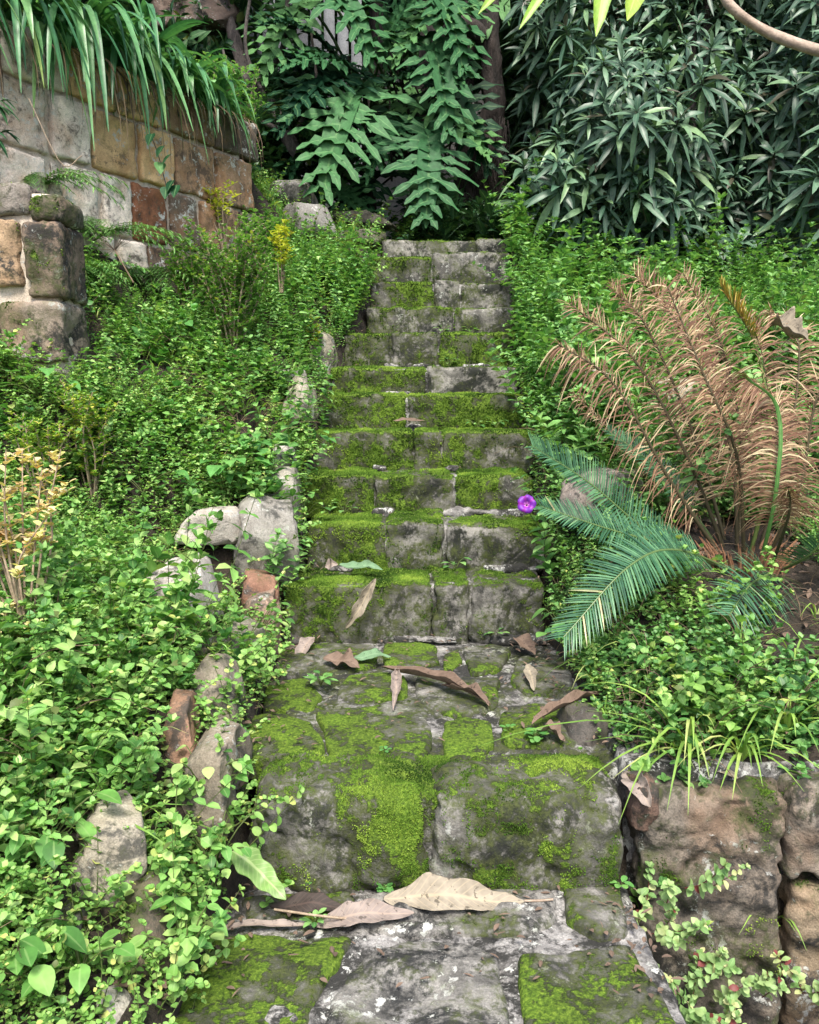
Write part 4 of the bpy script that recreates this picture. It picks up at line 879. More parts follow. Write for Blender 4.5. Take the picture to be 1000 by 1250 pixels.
# grass tufts
def grass(loc, n, L, lab, seed, mat=M_grass, bias=(0, 0)):
    rs = random.Random(seed); root = empty('grass_tuft', loc); tag(root, lab, 'grass tuft'); loc = np.array(loc)
    for i in range(n):
        az = rs.random() * 6.28; d = np.array([cos(az) + bias[0], sin(az) * .8 + bias[1], 0]); ll = L * rs.uniform(.5, 1.1); up = rs.uniform(.3, .8)
        c = bez(loc, loc + d * ll * .25 + [0, 0, ll * up], loc + d * ll * .8 + [0, 0, ll * up * rs.uniform(-.3, .8)], 8)
        emit('blade', blade(c, .0045 * np.array([.6, 1, 1, .95, .85, .7, .4, .05]), nrm(np.cross(d, (0, 0, 1))), .3), mat, root)
grass(gz(905, 935, 1.9), 22, .3, 'light green grass tuft arching over the top of the retaining wall', 41)
grass(gz(840, 925, 1.9), 20, .36, 'thin grass with long blades leaning toward the landing', 42, bias=(-.8, -.1))
grass(gz(960, 900, 2.), 20, .34, 'tall fine grass near the right edge above the wall', 43)
grass(P(372, 700, 3.0), 9, .07, 'small grass tuft at the left foot of the second step', 44)
grass(gz(380, 300, 5.6), 14, .25, 'thin grass beside the lichened boulder', 45)

# ------------------------------------------------------------------ fallen leaves
def fallen(name, A_, B_, hw, mat, lab, curl=.5, arch=.02, n=22, wave=.25, petiole=0., nvec=(0, 0, 1), prof=None, twist=0.):
    A_, B_ = np.array(A_), np.array(B_); d = nrm(B_ - A_); nv = np.array(nvec, float); S = nrm(np.cross(d, nv)); N = np.cross(S, d)
    t = np.linspace(0, 1, n)[:, None]; C = A_ + (B_ - A_) * t + N * (arch * 1.6 * t * (1 - t) + hw * .22 * np.sin(t * 9 + hw * 400)) + S * (np.sin(t * 5 + hw * 90) * hw * .15)
    w_ = hw * np.clip(np.sin(pi * np.clip(t[:, 0], .0, 1) ** .85), 0, 1) ** .75 * (1 + .12 * np.sin(t[:, 0] * 21 + 1)); w_ = w_ * (1 + .5 * vn(C, 45, 9)); w_[0] = hw * .08; w_[-1] = hw * .03
    rr = 5; cols = []
    for k in range(-2, 3):
        u = k / 2; ang = curl * u; tw = twist * t
        off = S * w_[:, None] * u + N * (np.abs(u) ** 1.7 * w_[:, None] * curl + wave * w_[:, None] * .5 * np.sin(t * 17 + k * 1.3) * abs(u))
        off = off * np.cos(tw) + np.cross(np.broadcast_to(d, off.shape), off) * np.sin(tw); cols.append(C + off)
    V = np.stack(cols, 1).reshape(-1, 3); Q = []
    for i in range(n - 1):
        for k in range(4): a = i * 5 + k; Q.append((a, a + 1, a + 6, a + 5))
    Aa = np.stack([np.tile(np.linspace(-1, 1, 5), n), np.repeat(t[:, 0], 5), np.full(5 * n, .5)], 1)
    V = V + .006 * np.stack([vn(V, 50, 3), vn(V, 50, 4), vn(V, 50, 5)], 1)
    o = emit(name, (V, np.array(Q), Aa), mat, origin=(A_ + B_) / 2); o.modifiers.new('s', 'SOLIDIFY').thickness = .0009
    o.modifiers.new('ss', 'SUBSURF').levels = 1; o.modifiers['ss'].render_levels = 1
    tag(o, lab, 'fallen leaf')
    if petiole:
        c = curve([C[-1] if petiole < 0 else C[0], (C[-1] if petiole < 0 else C[0]) + (d if petiole < 0 else -d) * abs(petiole) * .5, (C[-1] if petiole < 0 else C[0]) + (d if petiole < 0 else -d) * abs(petiole) + [0, 0, .003]], 6)
        emit('leaf_stalk', tube(c, .0028, 6), M_pale, o)
    return o
e = lambda px, py, z, dz=.02: PZ(px, py, z + dz * .5)
fallen('dry_leaf', e(468, 1098, 0, .03), e(640, 1097, 0, .03), .040, D_tan, 'large pale tan dry leaf with a long stalk on the front slab', .35, .02, 22, petiole=-.065, nvec=(0, -.6, 1), wave=.5)
fallen('dry_leaf', e(385, 1128, 0, .02), e(506, 1112, 0, .04), .026, D_pink, 'brownish leathery leaf lying in front of the pale tan one', .5, .012, 16, nvec=(0, -.5, 1))
fallen('dry_leaf', e(330, 1105, 0, .02), e(436, 1110, 0, .02), .024, D_dark, 'dark wet leaf at the foot of the big step', .3, .01, nvec=(0, -.4, 1))
fallen('dry_leaf', e(265, 1132, 0, .01), e(395, 1130, 0, .01), .012, D_pink, 'thin brown leaf half buried at the left slab edge', .5, .01)
fallen('broad_leaf', P(276, 1033, 1.66), P(352, 1097, 1.6), .03, M_big, 'broad fresh green leaf with ribs beside the big step', .15, .01, nvec=(.3, -.8, .7), wave=.1)
fallen('dry_leaf', P(460, 706, 2.86), P(422, 768, 2.86), .02, D_tan, 'curled tan leaf hanging down the face of the first step', .9, .012, nvec=(0, -1, .2), wave=.5)
fallen('dry_leaf', P(382, 776, 2.86), P(360, 808, 2.72), .026, D_pink, 'small pinkish dry leaf at the left end of the landing', .6, .01, nvec=(0, -.5, 1))
fallen('dry_leaf', e(395, 805, ZL, .03), e(440, 812, ZL, .03), .035, D_brown, 'wrinkled brown leaf behind the rosette weed', .4, .015, nvec=(0, -.4, 1), wave=.6)
fallen('green_leaf', e(432, 803, ZL, .04), e(478, 800, ZL, .03), .022, D_green, 'fallen bluish green leaf on the landing', .3, .01, nvec=(0, -.4, 1))
fallen('dry_leaf', e(466, 815, ZL, .03), e(600, 858, ZL, .02), .022, D_brown, 'long rolled brown leaf lying across the landing', 1.4, .03, 20, wave=.5)
fallen('dry_leaf', e(486, 815, ZL, .05), e(480, 868, ZL, .01), .014, D_pink, 'pale curled leaf tip pointing down from the rolled leaf', 1.1, .012)
fallen('dry_leaf', e(540, 838, ZL, .03), e(598, 860, ZL, .02), .02, D_brown, 'folded tan leaf end on the right of the landing', 1.1, .03, wave=.5)
fallen('dry_leaf', e(628, 778, ZL, .06), e(655, 800, ZL, .02), .03, D_brown, 'brown pointed leaf at the right foot of the first step', .5, .01, nvec=(0, -.5, 1))
fallen('dry_leaf', e(645, 812, ZL, .05), e(652, 842, ZL, .01), .02, D_tan, 'tan round ended leaf beside the vine at the landing edge', .5, .01, nvec=(-.3, -.5, 1))
fallen('dry_leaf', e(648, 885, ZL, .05), e(740, 848, ZL, .08), .018, D_brown, 'twisted brown leaf stalk at the right rear of the big step', 1.3, .04, wave=.6)
fallen('dry_leaf', e(655, 890, ZL, .05), e(690, 905, ZL, .01), .025, D_brown, 'shrivelled leaf drooping from the twisted stalk', .9, .02, wave=.6)
fallen('dry_leaf', P(762, 942, 1.85), P(795, 985, 1.74), .024, D_pink, 'curled brown leaf draped in the gap beside the big brown block', .9, .01, nvec=(-.2, -.8, .6), wave=.5)
fallen('dry_leaf', P(818, 915, 2.0), P(902, 952, 1.86), .03, D_tan, 'long tan leaf under the arching grass', .5, .03, nvec=(0, -.5, 1))
fallen('dry_leaf', P(293, 832, 2.45), P(291, 902, 2.36), .042, D_grey, 'grey silvery leaf standing against the mossy edging slab', .4, .01, nvec=(.2, -1, .3), wave=.2)
fallen('dry_leaf', P(168, 1098, 1.58), P(164, 1160, 1.54), .022, D_rust, 'rust red leaf leaning beside the moss streaked stone', .5, .01, nvec=(.1, -1, .4))
fallen('dry_leaf', P(215, 1215, 1.48), P(250, 1182, 1.52), .012, D_rust, 'reddish dry leaf strip beside the bottom slab', .6, .01)
fallen('dry_leaf', e(448, 637, steps[0][1], .03), e(400, 690, ZL + .19, .0), .0, D_dark, '', 0) if False else None
fallen('dry_leaf', P(398, 690, 3.08), P(412, 688, 3.05), .02, D_pink, 'small round pinkish leaf on the second step', .5, .005, nvec=(0, -1, .4))
fallen('green_leaf', P(415, 690, 3.08), P(468, 694, 3.05), .02, D_green, 'grey green leaf lying on the first step', .4, .005, nvec=(0, -.6, 1))
fallen('dry_leaf', P(480, 513, 4.02), P(520, 514, 4.0), .012, D_brown, 'narrow reddish leaf on the narrow mossy step', .5, .005, nvec=(0, -.6, 1))
fallen('dry_leaf', P(935, 400, 3.0), P(985, 418, 2.9), .045, D_tan, 'pale curled sheath above the brown cycad fronds', 1.3, .02, nvec=(0, -.5, .8), wave=.1)
fallen('dry_leaf', P(60, 850, 2.02), P(110, 858, 1.98), .018, D_brown, 'brown leaf on the bare dark soil at left', .5, .01, nvec=(0, -.5, 1))
# twigs
def twig(pts, r, lab, mat=M_twig):
    o = emit('twig', tube(curve(pts, 10), r, 5), mat); tag(o, lab, 'twig')
twig([P(40, 838, 2.05), P(90, 855, 2.0), P(150, 880, 1.95)], .004, 'dark twig across the bare soil at left', M_bark2)
twig([P(335, 1110, 1.62), P(390, 1118, 1.6), P(430, 1122, 1.62)], .003, 'thin pale twig among the fallen leaves')
twig([P(560, 848, 2.55), P(590, 843, 2.6), P(612, 838, 2.62)], .003, 'grey twig on the landing by the rolled leaf', M_bark2)
twig([P(35, 120, 3.6), P(75, 200, 3.62), P(100, 190, 3.65)], .002, 'dry stalk against the pale wall')

# purple flower
def flower():
    p = P(643, 615, 2.92); root = empty('purple_flower', p); tag(root, 'single purple morning glory flower at the right end of a step', 'flower')
    m, t = newmat('petal_purple'); at = nd(t, 'Attribute', attribute_name='lv'); s = nd(t, 'SeparateXYZ'); t.links.new(at.outputs['Vector'], s.inputs[0])
    c = ramp(t, s.outputs[1], [(0, (.95, .75, .9)), (.18, (.85, .4, .8)), (.35, (.2, .02, .36)), (1, (.13, .015, .34))]).outputs[0]
    st = step_(t, s.outputs[0], .75, .95); c = mix(t, math_(t, 'MULTIPLY', st, .8), c, (.3, .02, .34))
    b_ = nd(t, 'BsdfPrincipled'); t.links.new(c, b_.inputs[0]); b_.inputs['Roughness'].default_value = .5; out = nd(t, 'OutputMaterial'); t.links.new(b_.outputs[0], out.inputs[0])
    n = 40; V = []; A = []; ax = nrm([-.15, -1, .35]); U = nrm(np.cross(ax, (0, 0, 1))); B = np.cross(U, ax)
    for k, (r_, h) in enumerate([(.003, -.03), (.006, -.015), (.014, -.004), (.021, .002), (.027, .001), (.030, -.004)]):
        for j in range(n):
            a = j / n * 2 * pi; ruf = 1 + .16 * abs(sin(2.5 * a)) ** .6 * (k > 3) + .02 * sin(9 * a) * (k > 3); V.append(p + (U * cos(a) + B * sin(a)) * r_ * ruf + ax * (h + .002 * sin(5 * a) * (k > 2))); A.append((abs(cos(2.5 * a)), k / 5, .5))
    Q = [(k * n + j, k * n + (j + 1) % n, (k + 1) * n + (j + 1) % n, (k + 1) * n + j) for k in range(5) for j in range(n)]
    emit('petals', (np.array(V), np.array(Q), np.array(A)), m, root)
    emit('stalk', tube(bez(p - ax * .03, p - ax * .06 + [0, 0, -.02], P(665, 650, 3.05), 6), .0015, 5, rnd=.01), M_up, root)
flower()

# ------------------------------------------------------------------ cycad
def frond(root, pts, nL, L, hw, mat, v=.3, droop=.15, mess=0., rr=.006, start=.2, a0=15, a1=55, upv=(0, 0, 1), label=None, one=None, dens=1.):
    if mat is M_cycb: nL = int(nL * 1.3); L *= 1.12; hw *= .72; nL = int(nL * 1.1)
    C = curve(pts, 30); T = nrm(np.gradient(C, axis=0)); up = np.array(upv, float)
    S = nrm(np.cross(T, up)); N = np.cross(S, T); a = Acc()
    for i in range(nL):
        t = start + (1 - start) * (i + .5) / nL; u = t * 29; k = min(int(u), 28); f = u - k
        p = C[k] * (1 - f) + C[k + 1] * f; T_, S_, N_ = T[k], S[k], N[k]
        tt = (t - start) / (1 - start); ll = L * (.35 + .65 * sin(pi * min(1, .18 + tt * .72))) ; ang = R(a0 + (a1 - a0) * tt)
        for sd in (-1, 1):
            if random.random() > dens or (one and sd != one and random.random() < .6): continue
            am = ang + random.uniform(-.05, .05) + random.gauss(0, mess * .5); vv = v + random.gauss(0, mess * .6 + .03)
            d = nrm(S_ * sd * cos(am) + T_ * sin(am) + N_ * vv); l2 = ll * random.uniform(.93, 1.05) * (1 - mess * random.random() * .5)
            q = np.linspace(0, 1, 5)[:, None]; cur = np.array([0, 0, -1.]) * droop * random.uniform(.3, 1.2 + 1.6 * mess) + nrm(rng.normal(size=3)) * mess * .22
            c = p + d * l2 * q + cur * l2 * q ** 2
            a.add(blade(c, hw * np.array([.7, 1, .95, .7, .06]), T_, .25, rnd=random.random() * .93 + (.05)))
    st = emit('frond', tube(C, np.linspace(rr, rr * .3, 30), 6, rnd=.01), mat, root, origin=C[0])
    if label: st['label'] = label
    lf = emit('leaflets', a.get(), mat, st, origin=C[0]); lf['kind'] = 'stuff'
def cycad():
    B = P(905, 712, 2.78); root = empty('cycad', B); tag(root, 'cycad palm with brown dead upper fronds and green lower fronds', 'cycad')
    g = tube([B + [0, 0, -.12], B + [0, 0, -.04], B + [0, 0, .05], B + [0, 0, .09]], [.12, .13, .11, .03], 14, bumps=.6); emit('trunk', g, M_bark, root)
    a = Acc()
    for k in range(150):
        az = random.random() * 6.28; r_ = random.uniform(.05, .14); p = B + [cos(az) * r_, sin(az) * r_, random.uniform(0, .08)]
        a.add(tube([p, p + np.array([cos(az) * .02, sin(az) * .02, .05]), p + np.array([cos(az) * .05, sin(az) * .05, .09])], [.007, .005, .001], 4))
    s = emit('old_stalk_bases', a.get(), D_rust, root); s['kind'] = 'stuff'
    b = lambda dx=0, dy=0: B + [dx, dy, .04]
    gl = 'green arching frond'
    frond(root, [b(-.03), P(800, 655, 2.68), P(720, 590, 2.62), P(650, 545, 2.56)], 66, .105, .0036, M_cyc, .35, .1, upv=(0, -.75, .65), label='long dark green frond reaching toward the steps')
    frond(root, [b(-.03, -.02), P(820, 668, 2.6), P(740, 645, 2.5), P(660, 618, 2.45)], 60, .095, .0036, M_cyc, .3, .15, upv=(0, -.75, .65), label='middle green frond nearly level')
    frond(root, [b(-.02, -.06), P(830, 672, 2.5), P(770, 690, 2.36), P(688, 778, 2.22)], 72, .135, .0038, M_cyc, .25, .12, start=.22, label='large front green frond arching down, pale sheen', upv=(.35, -.5, .8))
    frond(root, [b(.03, -.06), P(940, 700, 2.55), P(915, 715, 2.38), P(890, 752, 2.28)], 40, .14, .0034, M_cyc, .2, .25, .15, upv=(0, -.8, .6), a0=5, a1=40, label='short battered green frond drooping in front')
    frond(root, [b(-.02, .05), P(850, 630, 2.85), P(800, 570, 2.9), P(742, 525, 2.95)], 46, .075, .0032, M_cyc, .4, .15, .05, upv=(0, -.75, .65), start=.4, label='short green frond behind the long one')
    Bm = dict(mess=.5, rr=.008, upv=(.3, -.7, .5))
    frond(root, [b(-.03, .02), P(820, 590, 2.75), P(750, 470, 2.72), P(682, 420, 2.68)], 74, .125, .0034, M_cycb, .1, .6, label='dead frond with leaflets hanging like a comb', **Bm)
    frond(root, [b(-.02, .04), P(840, 560, 2.85), P(775, 440, 2.9), P(695, 370, 2.9)], 80, .125, .0032, M_cycb, .35, .25, **Bm)
    frond(root, [b(-.01, .06), P(850, 540, 2.98), P(790, 400, 3.05), P(745, 350, 3.05)], 70, .11, .0032, M_cycb, .4, .2, **Bm)
    frond(root, [b(0, .03), P(890, 540, 2.85), P(830, 400, 2.9), P(775, 335, 2.9)], 100, .15, .0032, M_cycb, .45, .25, **Bm)
    frond(root, [b(.02, .08), P(905, 540, 3.0), P(880, 420, 3.05), P(835, 335, 3.05)], 90, .13, .0032, M_cycb, .4, .4, mess=.5, rr=.007, upv=(.2, -.6, .6))
    frond(root, [b(.01, .0), P(900, 560, 2.7), P(860, 460, 2.7), P(815, 350, 2.75)], 90, .14, .0032, M_cycb, .4, .45, mess=.6, rr=.008, upv=(.2, -.7, .5))
    frond(root, [b(.03, .03), P(940, 560, 2.8), P(925, 430, 2.85), P(880, 350, 2.9)], 60, .11, .0034, M_cycy, .4, .2, .15, rr=.008, start=.72, label='frond with yellow and orange tip')
    frond(root, [b(.03, .03), P(940, 560, 2.82), P(930, 430, 2.87), P(900, 372, 2.92)], 60, .12, .0034, M_cycb, .4, .4, mess=.35, rr=.003, start=.35)
    frond(root, [b(.04, -.03), P(948, 600, 2.6), P(950, 500, 2.6), P(915, 462, 2.55)], 80, .13, .0036, M_cycb, -.2, .7, .15, rr=.006, one=None, upv=(0, -.6, .6), label='curved frond with green midrib and drooping brown leaflets')
    C = curve([b(.04, -.04), P(948, 600, 2.585), P(950, 500, 2.585), P(912, 462, 2.53)], 20)
    gb = blade(C, np.full(20, .0065), (1, 0, 0), .3); o = emit('green_midrib', gb, M_right, root)
    frond(root, [b(.07, .02), P(975, 600, 2.7), P(1000, 480, 2.7), P(1060, 420, 2.7)], 80, .16, .0034, M_cycb, .1, .5, **Bm)
    frond(root, [b(.06, .05), P(960, 560, 2.9), P(975, 420, 3.0), P(940, 380, 3.05)], 70, .12, .0034, M_cycb, .3, .5, mess=.35, rr=.007)
    frond(root, [b(.08, -.04), P(985, 680, 2.55), P(1030, 640, 2.5), P(1100, 650, 2.45)], 60, .15, .0036, M_cyc, .3, .2)
    frond(root, [b(.07, -.05), P(960, 640, 2.5), P(965, 612, 2.45), P(962, 598, 2.42)], 46, .07, .003, M_cycb, .3, .5, mess=.8, rr=.006, start=.3, label='short burst of pale shrivelled leaflets')
    frond(root, [b(-.01, .1), P(880, 600, 3.1), P(870, 480, 3.2), P(850, 400, 3.25)], 70, .12, .0032, M_cycb, .4, .4, mess=.45, rr=.007)
    frond(root, [b(.0, .1), P(840, 620, 3.0), P(760, 540, 3.1), P(700, 480, 3.15)], 60, .1, .003, M_cycb, .2, .6, mess=.4, rr=.006)
cycad()

# ------------------------------------------------------------------ strap leaved plants above the wall
def strap_clump(c, n, L, lab, seed):
    rs = random.Random(seed); root = empty('strap_leaf_plant', c); tag(root, lab, 'plant', 'strap leaved plants on top of the upper left wall')
    c = np.array(c)
    for i in range(n):
        az = rs.gauss(0, 1.0); f = np.array([WN[0] * cos(az) + WD[0] * sin(az), WN[1] * cos(az) + WD[1] * sin(az), 0]); f = f * (1 if rs.random() < .85 else -.7)
        ll = L * rs.uniform(.6, 1.1); up = rs.uniform(.25, .8); b_ = c + [rs.uniform(-.06, .06), rs.uniform(-.06, .06), 0]
        ctl = b_ + f * ll * .38 + [0, 0, ll * up]; tip = b_ + f * ll * rs.uniform(.45, .75) + [0, 0, -ll * rs.uniform(-.35, .7)]
        C = bez(b_, ctl, tip, 11); wd = .0185 * rs.uniform(.8, 1.2) * np.array([.7, .9, 1, 1, 1, .98, .95, .85, .7, .45, .08])
        S = nrm(np.cross(f, (0, 0, 1)) + rs.uniform(-.3, .3) * np.array([0, 0, 1])); emit('leaf', blade(C, wd, S, .35, rnd=rs.random() * .97 + .03), M_aga, root)
    a = Acc()
    for i in range(18):
        az = rs.gauss(0, .6); f = np.array([WN[0] * cos(az) + WD[0] * sin(az), WN[1] * cos(az) + WD[1] * sin(az), 0]); ll = L * rs.uniform(.2, .7); s0 = rs.uniform(-.2, .2)
        b_ = c + np.array([WD[0] * s0, WD[1] * s0, -.02]); f2 = f * rs.uniform(.1, .22); C = bez(b_, b_ + f2 * 1.2 + [0, 0, .02], b_ + f2 * 1.1 + [rs.uniform(-.03, .03), 0, -ll], 6)
        a.add(blade(C, .006 * np.array([.7, 1, 1, .8, .5, .1]), nrm([WD[0], WD[1], rs.uniform(-.4, .4)]), .4))
    d = emit('dead_leaves', a.get(), M_straw, root); d['kind'] = 'stuff'
for k, (s, back, n, L_, lab) in enumerate([(-.15, .1, 34, .52, 'strap leaved plant at the far left end of the wall top'), (.25, .1, 38, .55, 'strap leaved plant over the pale stones with one yellow leaf'), (.6, .06, 42, .58, 'strap leaved plant hanging lowest over the ochre stones'),
                                       (.95, .08, 40, .55, 'strap leaved plant in the middle right of the wall top'), (1.3, .08, 34, .4, 'strap leaved plant near the end of the row by the dark stones'), (1.55, .06, 24, .32, 'smallest strap leaved plant at the right end of the wall'),
                                       (.45, .45, 34, .5, 'strap leaved plant behind the others near the top left corner'), (1.1, .5, 34, .5, 'strap leaved plant behind the row at the top edge'), (-.1, .5, 30, .5, 'strap leaved plant in the rear at the left corner')]):
    p = WA + WD * s - WN * back; strap_clump((p[0], p[1], 2.74), int(n * 1.7), L_ * 1.25, lab, 60 + k)
# ivy and teal leaves on wall
c2 = WA + WD * 1.0; pv = [P(178, 150, 4.3), P(192, 185, 4.35), P(200, 215, 4.4), P(205, 235, 4.4)]
iv = empty('ivy', pv[0]); tag(iv, 'dark ivy strand hanging down the ochre wall stones', 'ivy')
emit('stem', tube(curve(pv, 10), .003, 4), M_bark2, iv)
for px, py in [(185, 165), (198, 180), (207, 190), (195, 200), (210, 222), (203, 230), (215, 228)]:
    emit('leaf', leaf(P(px, py, 4.22), (random.uniform(-.5, .5), -.4, -.7), .06, .028, 'heart', .1), M_phil, iv)
tl = empty('fan_leaf_plant', P(0, 160, 3.3)); tag(tl, 'blue green divided leaves poking in at the left edge', 'plant')
for k in range(14): emit('leaf', leaf(P(-5 + random.uniform(-8, 8), random.choice([125, 165]) + random.uniform(-8, 8), 3.3), (random.uniform(.2, 1), -.3, random.uniform(-.6, .2)), .09, .009, 'lance', .3), M_phil, tl)

# ------------------------------------------------------------------ background: trunks, fence, house
def tree_trunk(name, pts, rad, lab, cat, mat, k=14, lobes=None):
    root = empty(name, pts[0]); tag(root, lab, cat); emit('trunk', tube(curve(pts, 24), np.interp(np.linspace(0, 1, 24), np.linspace(0, 1, len(rad)), rad), k, bumps=.5), mat, root); return root
t1 = tree_trunk('dark_tree', [P(575, 262, 6.9), P(590, 215, 6.9), P(602, 140, 6.85), P(600, 60, 6.8), P(596, -20, 6.8), P(590, -180, 6.9)], [.19, .15, .1, .07, .07, .065], 'dark shaggy barked tree trunk behind the top step', 'tree', M_bark)
a = Acc()
for k in range(160):
    t = random.random(); p = curve([P(565, 262, 6.8), P(590, 215, 6.8), P(602, 140, 6.75)], 20)[int(t * 19)]; az = random.uniform(pi, 2 * pi); r_ = .12 + (1 - t) * .06; p = p + [cos(az) * r_, sin(az) * r_, 0]; a.add(tube([p, p + [random.uniform(-.02, .02), -.015, -.1], p + [random.uniform(-.04, .04), .0, -.25]], [.006, .005, .002], 4))
s = emit('aerial_roots', a.get(), M_bark, t1); s['kind'] = 'stuff'
emit('limb', tube(curve([P(602, 50, 6.8), P(560, 30, 6.8), P(535, 60, 6.9), P(520, 20, 7)], 12), [.07] * 6 + [.05] * 6, 10, bumps=.4), M_bark, t1)
t2 = tree_trunk('leaning_tree', [P(365, 190, 6.4), P(330, 130, 6.5), P(300, 90, 6.6), P(285, 40, 6.7), P(250, -60, 6.8)], [.05, .055, .05, .045, .04], 'grey leaning tree trunk above the boulders at upper left', 'tree', M_bark2)
for pts, r_ in [([P(310, 105, 6.5), P(345, 60, 6.6), P(352, -20, 6.6)], .03), ([P(330, 130, 6.45), P(300, 60, 6.4), P(310, -30, 6.4)], .02), ([P(345, 160, 6.4), P(290, 130, 6.3), P(272, 60, 6.3)], .018), ([P(355, 170, 6.4), P(385, 110, 6.4), P(380, 40, 6.4)], .018)]:
    emit('branch', tube(curve(pts, 12), np.linspace(r_, r_ * .5, 12), 7, bumps=.3), M_bark2, t2)
fc = tag(empty('paling_fence', P(340, 60, 8.5)), 'grey painted paling fence behind the lobed leaves', 'fence')
for k in range(14):
    x_ = -2.2 + k * .13; g = rblock((x_, 8.5, 4.0), (.105, .022, 3.2), .006, seed=k, amp=.001, res=.12); emit('paling', g[:3], M_fence, fc, origin=g[0].mean(0))
for z_ in (2.9, 4.9): g = rblock((-1.35, 8.55, z_), (1.9, .05, .08), .006, seed=2, amp=.001, res=.2); emit('rail', g[:3], M_fence, fc, origin=g[0].mean(0))
hs = tag(empty('house', (1, 12.5, 2.5)), 'pale rendered house wall glimpsed through gaps in the foliage', 'house')
g = rblock((2.5, 13.5, 4), (14, 2.5, 5), .02, seed=1, amp=.002, res=1.); emit('wall', g[:3], M_house, hs)
g = rblock((2.5, 13.2, 6.6), (14.6, 3.6, .14), .02, seed=1, amp=.002, res=1.); emit('roof', g[:3], M_fence, hs)
g = rblock((2.5, 12.22, 2.9), (14, .06, .12), .01, seed=1, amp=.002, res=1.); emit('ledge', g[:3], M_fence, hs)

# ------------------------------------------------------------------ philodendron
def phil_leaf(seed, L=1.):
    rs = random.Random(seed); a = Acc(); n = 13; t = np.linspace(0, 1, n)
    C = np.stack([t * 0, t * L, .10 * np.sin(t * pi) - .22 * t * t], 1) ; 
    a.add(blade(C, .085 * np.sin(np.clip(t * 1.02, .02, 1) * pi) ** .6 + .008, (1, 0, 0), .3, rnd=.5))
    nl = 10
    for i in range(nl):
        u = .0 + .9 * i / (nl - 1)
        for sd in (-1, 1):
            w_ = (.12 + .42 * (1 - u) ** .8) * rs.uniform(.8, 1.12); ang = R(-48 + 112 * u ** .7 + rs.uniform(-9, 9))
            p = np.array([0, u * L, np.interp(u, t, C[:, 2])]); q = np.linspace(0, 1, 7)[:, None]; d = np.array([sd * cos(ang), sin(ang), rs.uniform(.05, .25)])
            cv = p + d * w_ * q + np.array([0, rs.uniform(.1, .3), -rs.uniform(.08, .28)]) * w_ * q * q
            wd = .036 * np.array([1.75, 1.25, .95, .9, .95, .72, .16]) * (.62 + .45 * sin(pi * min(1, .25 + u * .7)))
            a.add(blade(cv, wd, nrm(np.cross(d, (0, 0, 1))), .15, rnd=.5, wave=.7))
            for m_ in range(2):
                j = 2 + m_; s2 = 1 if (m_ % 2) else -1; d2 = nrm(d + nrm(np.cross(d, (0, 0, 1))) * s2 * rs.uniform(.6, 1.1)); l3 = w_ * rs.uniform(.12, .22)
                a.add(blade(cv[j] + d2 * l3 * np.linspace(0, 1, 4)[:, None] + np.array([0, 0, -.3]) * l3 * np.linspace(0, 1, 4)[:, None] ** 2, .015 * np.array([1.1, 1.1, .9, .2]), nrm(np.cross(d2, (0, 0, 1))), .1, rnd=.5))
    return a.get()
PL = [mesh_from('leaf', *phil_leaf(s)) for s in range(4)]
from mathutils import Matrix, Vector
def place_leaf(root, mesh, base, tip, roll=0., label=None, crown=None, mat=M_phil):
    base, tip = np.array(base), np.array(tip); tip = base + (tip - base) * 1.4; d = tip - base; L_ = np.linalg.norm(d); y_ = d / L_
    nv = nrm(np.array([roll, -.75, .65])); x_ = nrm(np.cross(y_, nv)); z_ = np.cross(x_, y_)
    o = link('leaf', mesh, mat, root, base); Rm = Matrix(((x_[0], y_[0], z_[0]), (x_[1], y_[1], z_[1]), (x_[2], y_[2], z_[2])))
    o.rotation_euler = Rm.to_euler(); o.scale = (L_ * random.uniform(.9, 1.2), L_, L_)
    if label: o['label'] = label
    if crown is not None:
        g = tube(bez(np.array(crown), (np.array(crown) + base) / 2 + [0, 0, .25], base, 8), .011, 6, rnd=.01); V = g[0]
        emit('leaf_stalk', g, M_phil, root, origin=V.mean(0))
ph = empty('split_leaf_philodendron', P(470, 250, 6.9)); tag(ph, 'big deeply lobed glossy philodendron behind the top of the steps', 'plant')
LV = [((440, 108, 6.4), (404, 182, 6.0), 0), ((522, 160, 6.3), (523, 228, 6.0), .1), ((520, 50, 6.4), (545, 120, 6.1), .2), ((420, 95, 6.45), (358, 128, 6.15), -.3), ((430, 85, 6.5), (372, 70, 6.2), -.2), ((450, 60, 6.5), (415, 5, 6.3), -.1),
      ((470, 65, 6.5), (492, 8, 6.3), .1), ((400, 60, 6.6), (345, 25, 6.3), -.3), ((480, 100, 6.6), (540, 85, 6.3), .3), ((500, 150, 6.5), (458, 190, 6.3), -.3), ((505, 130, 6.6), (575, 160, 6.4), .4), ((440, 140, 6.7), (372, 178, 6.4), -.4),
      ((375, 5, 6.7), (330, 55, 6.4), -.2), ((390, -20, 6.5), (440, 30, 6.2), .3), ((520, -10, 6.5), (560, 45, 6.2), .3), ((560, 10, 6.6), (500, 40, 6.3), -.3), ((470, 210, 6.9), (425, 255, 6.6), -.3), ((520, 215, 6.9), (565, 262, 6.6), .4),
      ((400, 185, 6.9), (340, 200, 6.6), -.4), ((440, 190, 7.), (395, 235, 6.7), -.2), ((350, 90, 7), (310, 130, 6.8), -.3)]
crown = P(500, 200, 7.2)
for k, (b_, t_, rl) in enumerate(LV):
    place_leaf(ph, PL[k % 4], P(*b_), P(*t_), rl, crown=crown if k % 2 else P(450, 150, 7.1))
rs = random.Random(5)
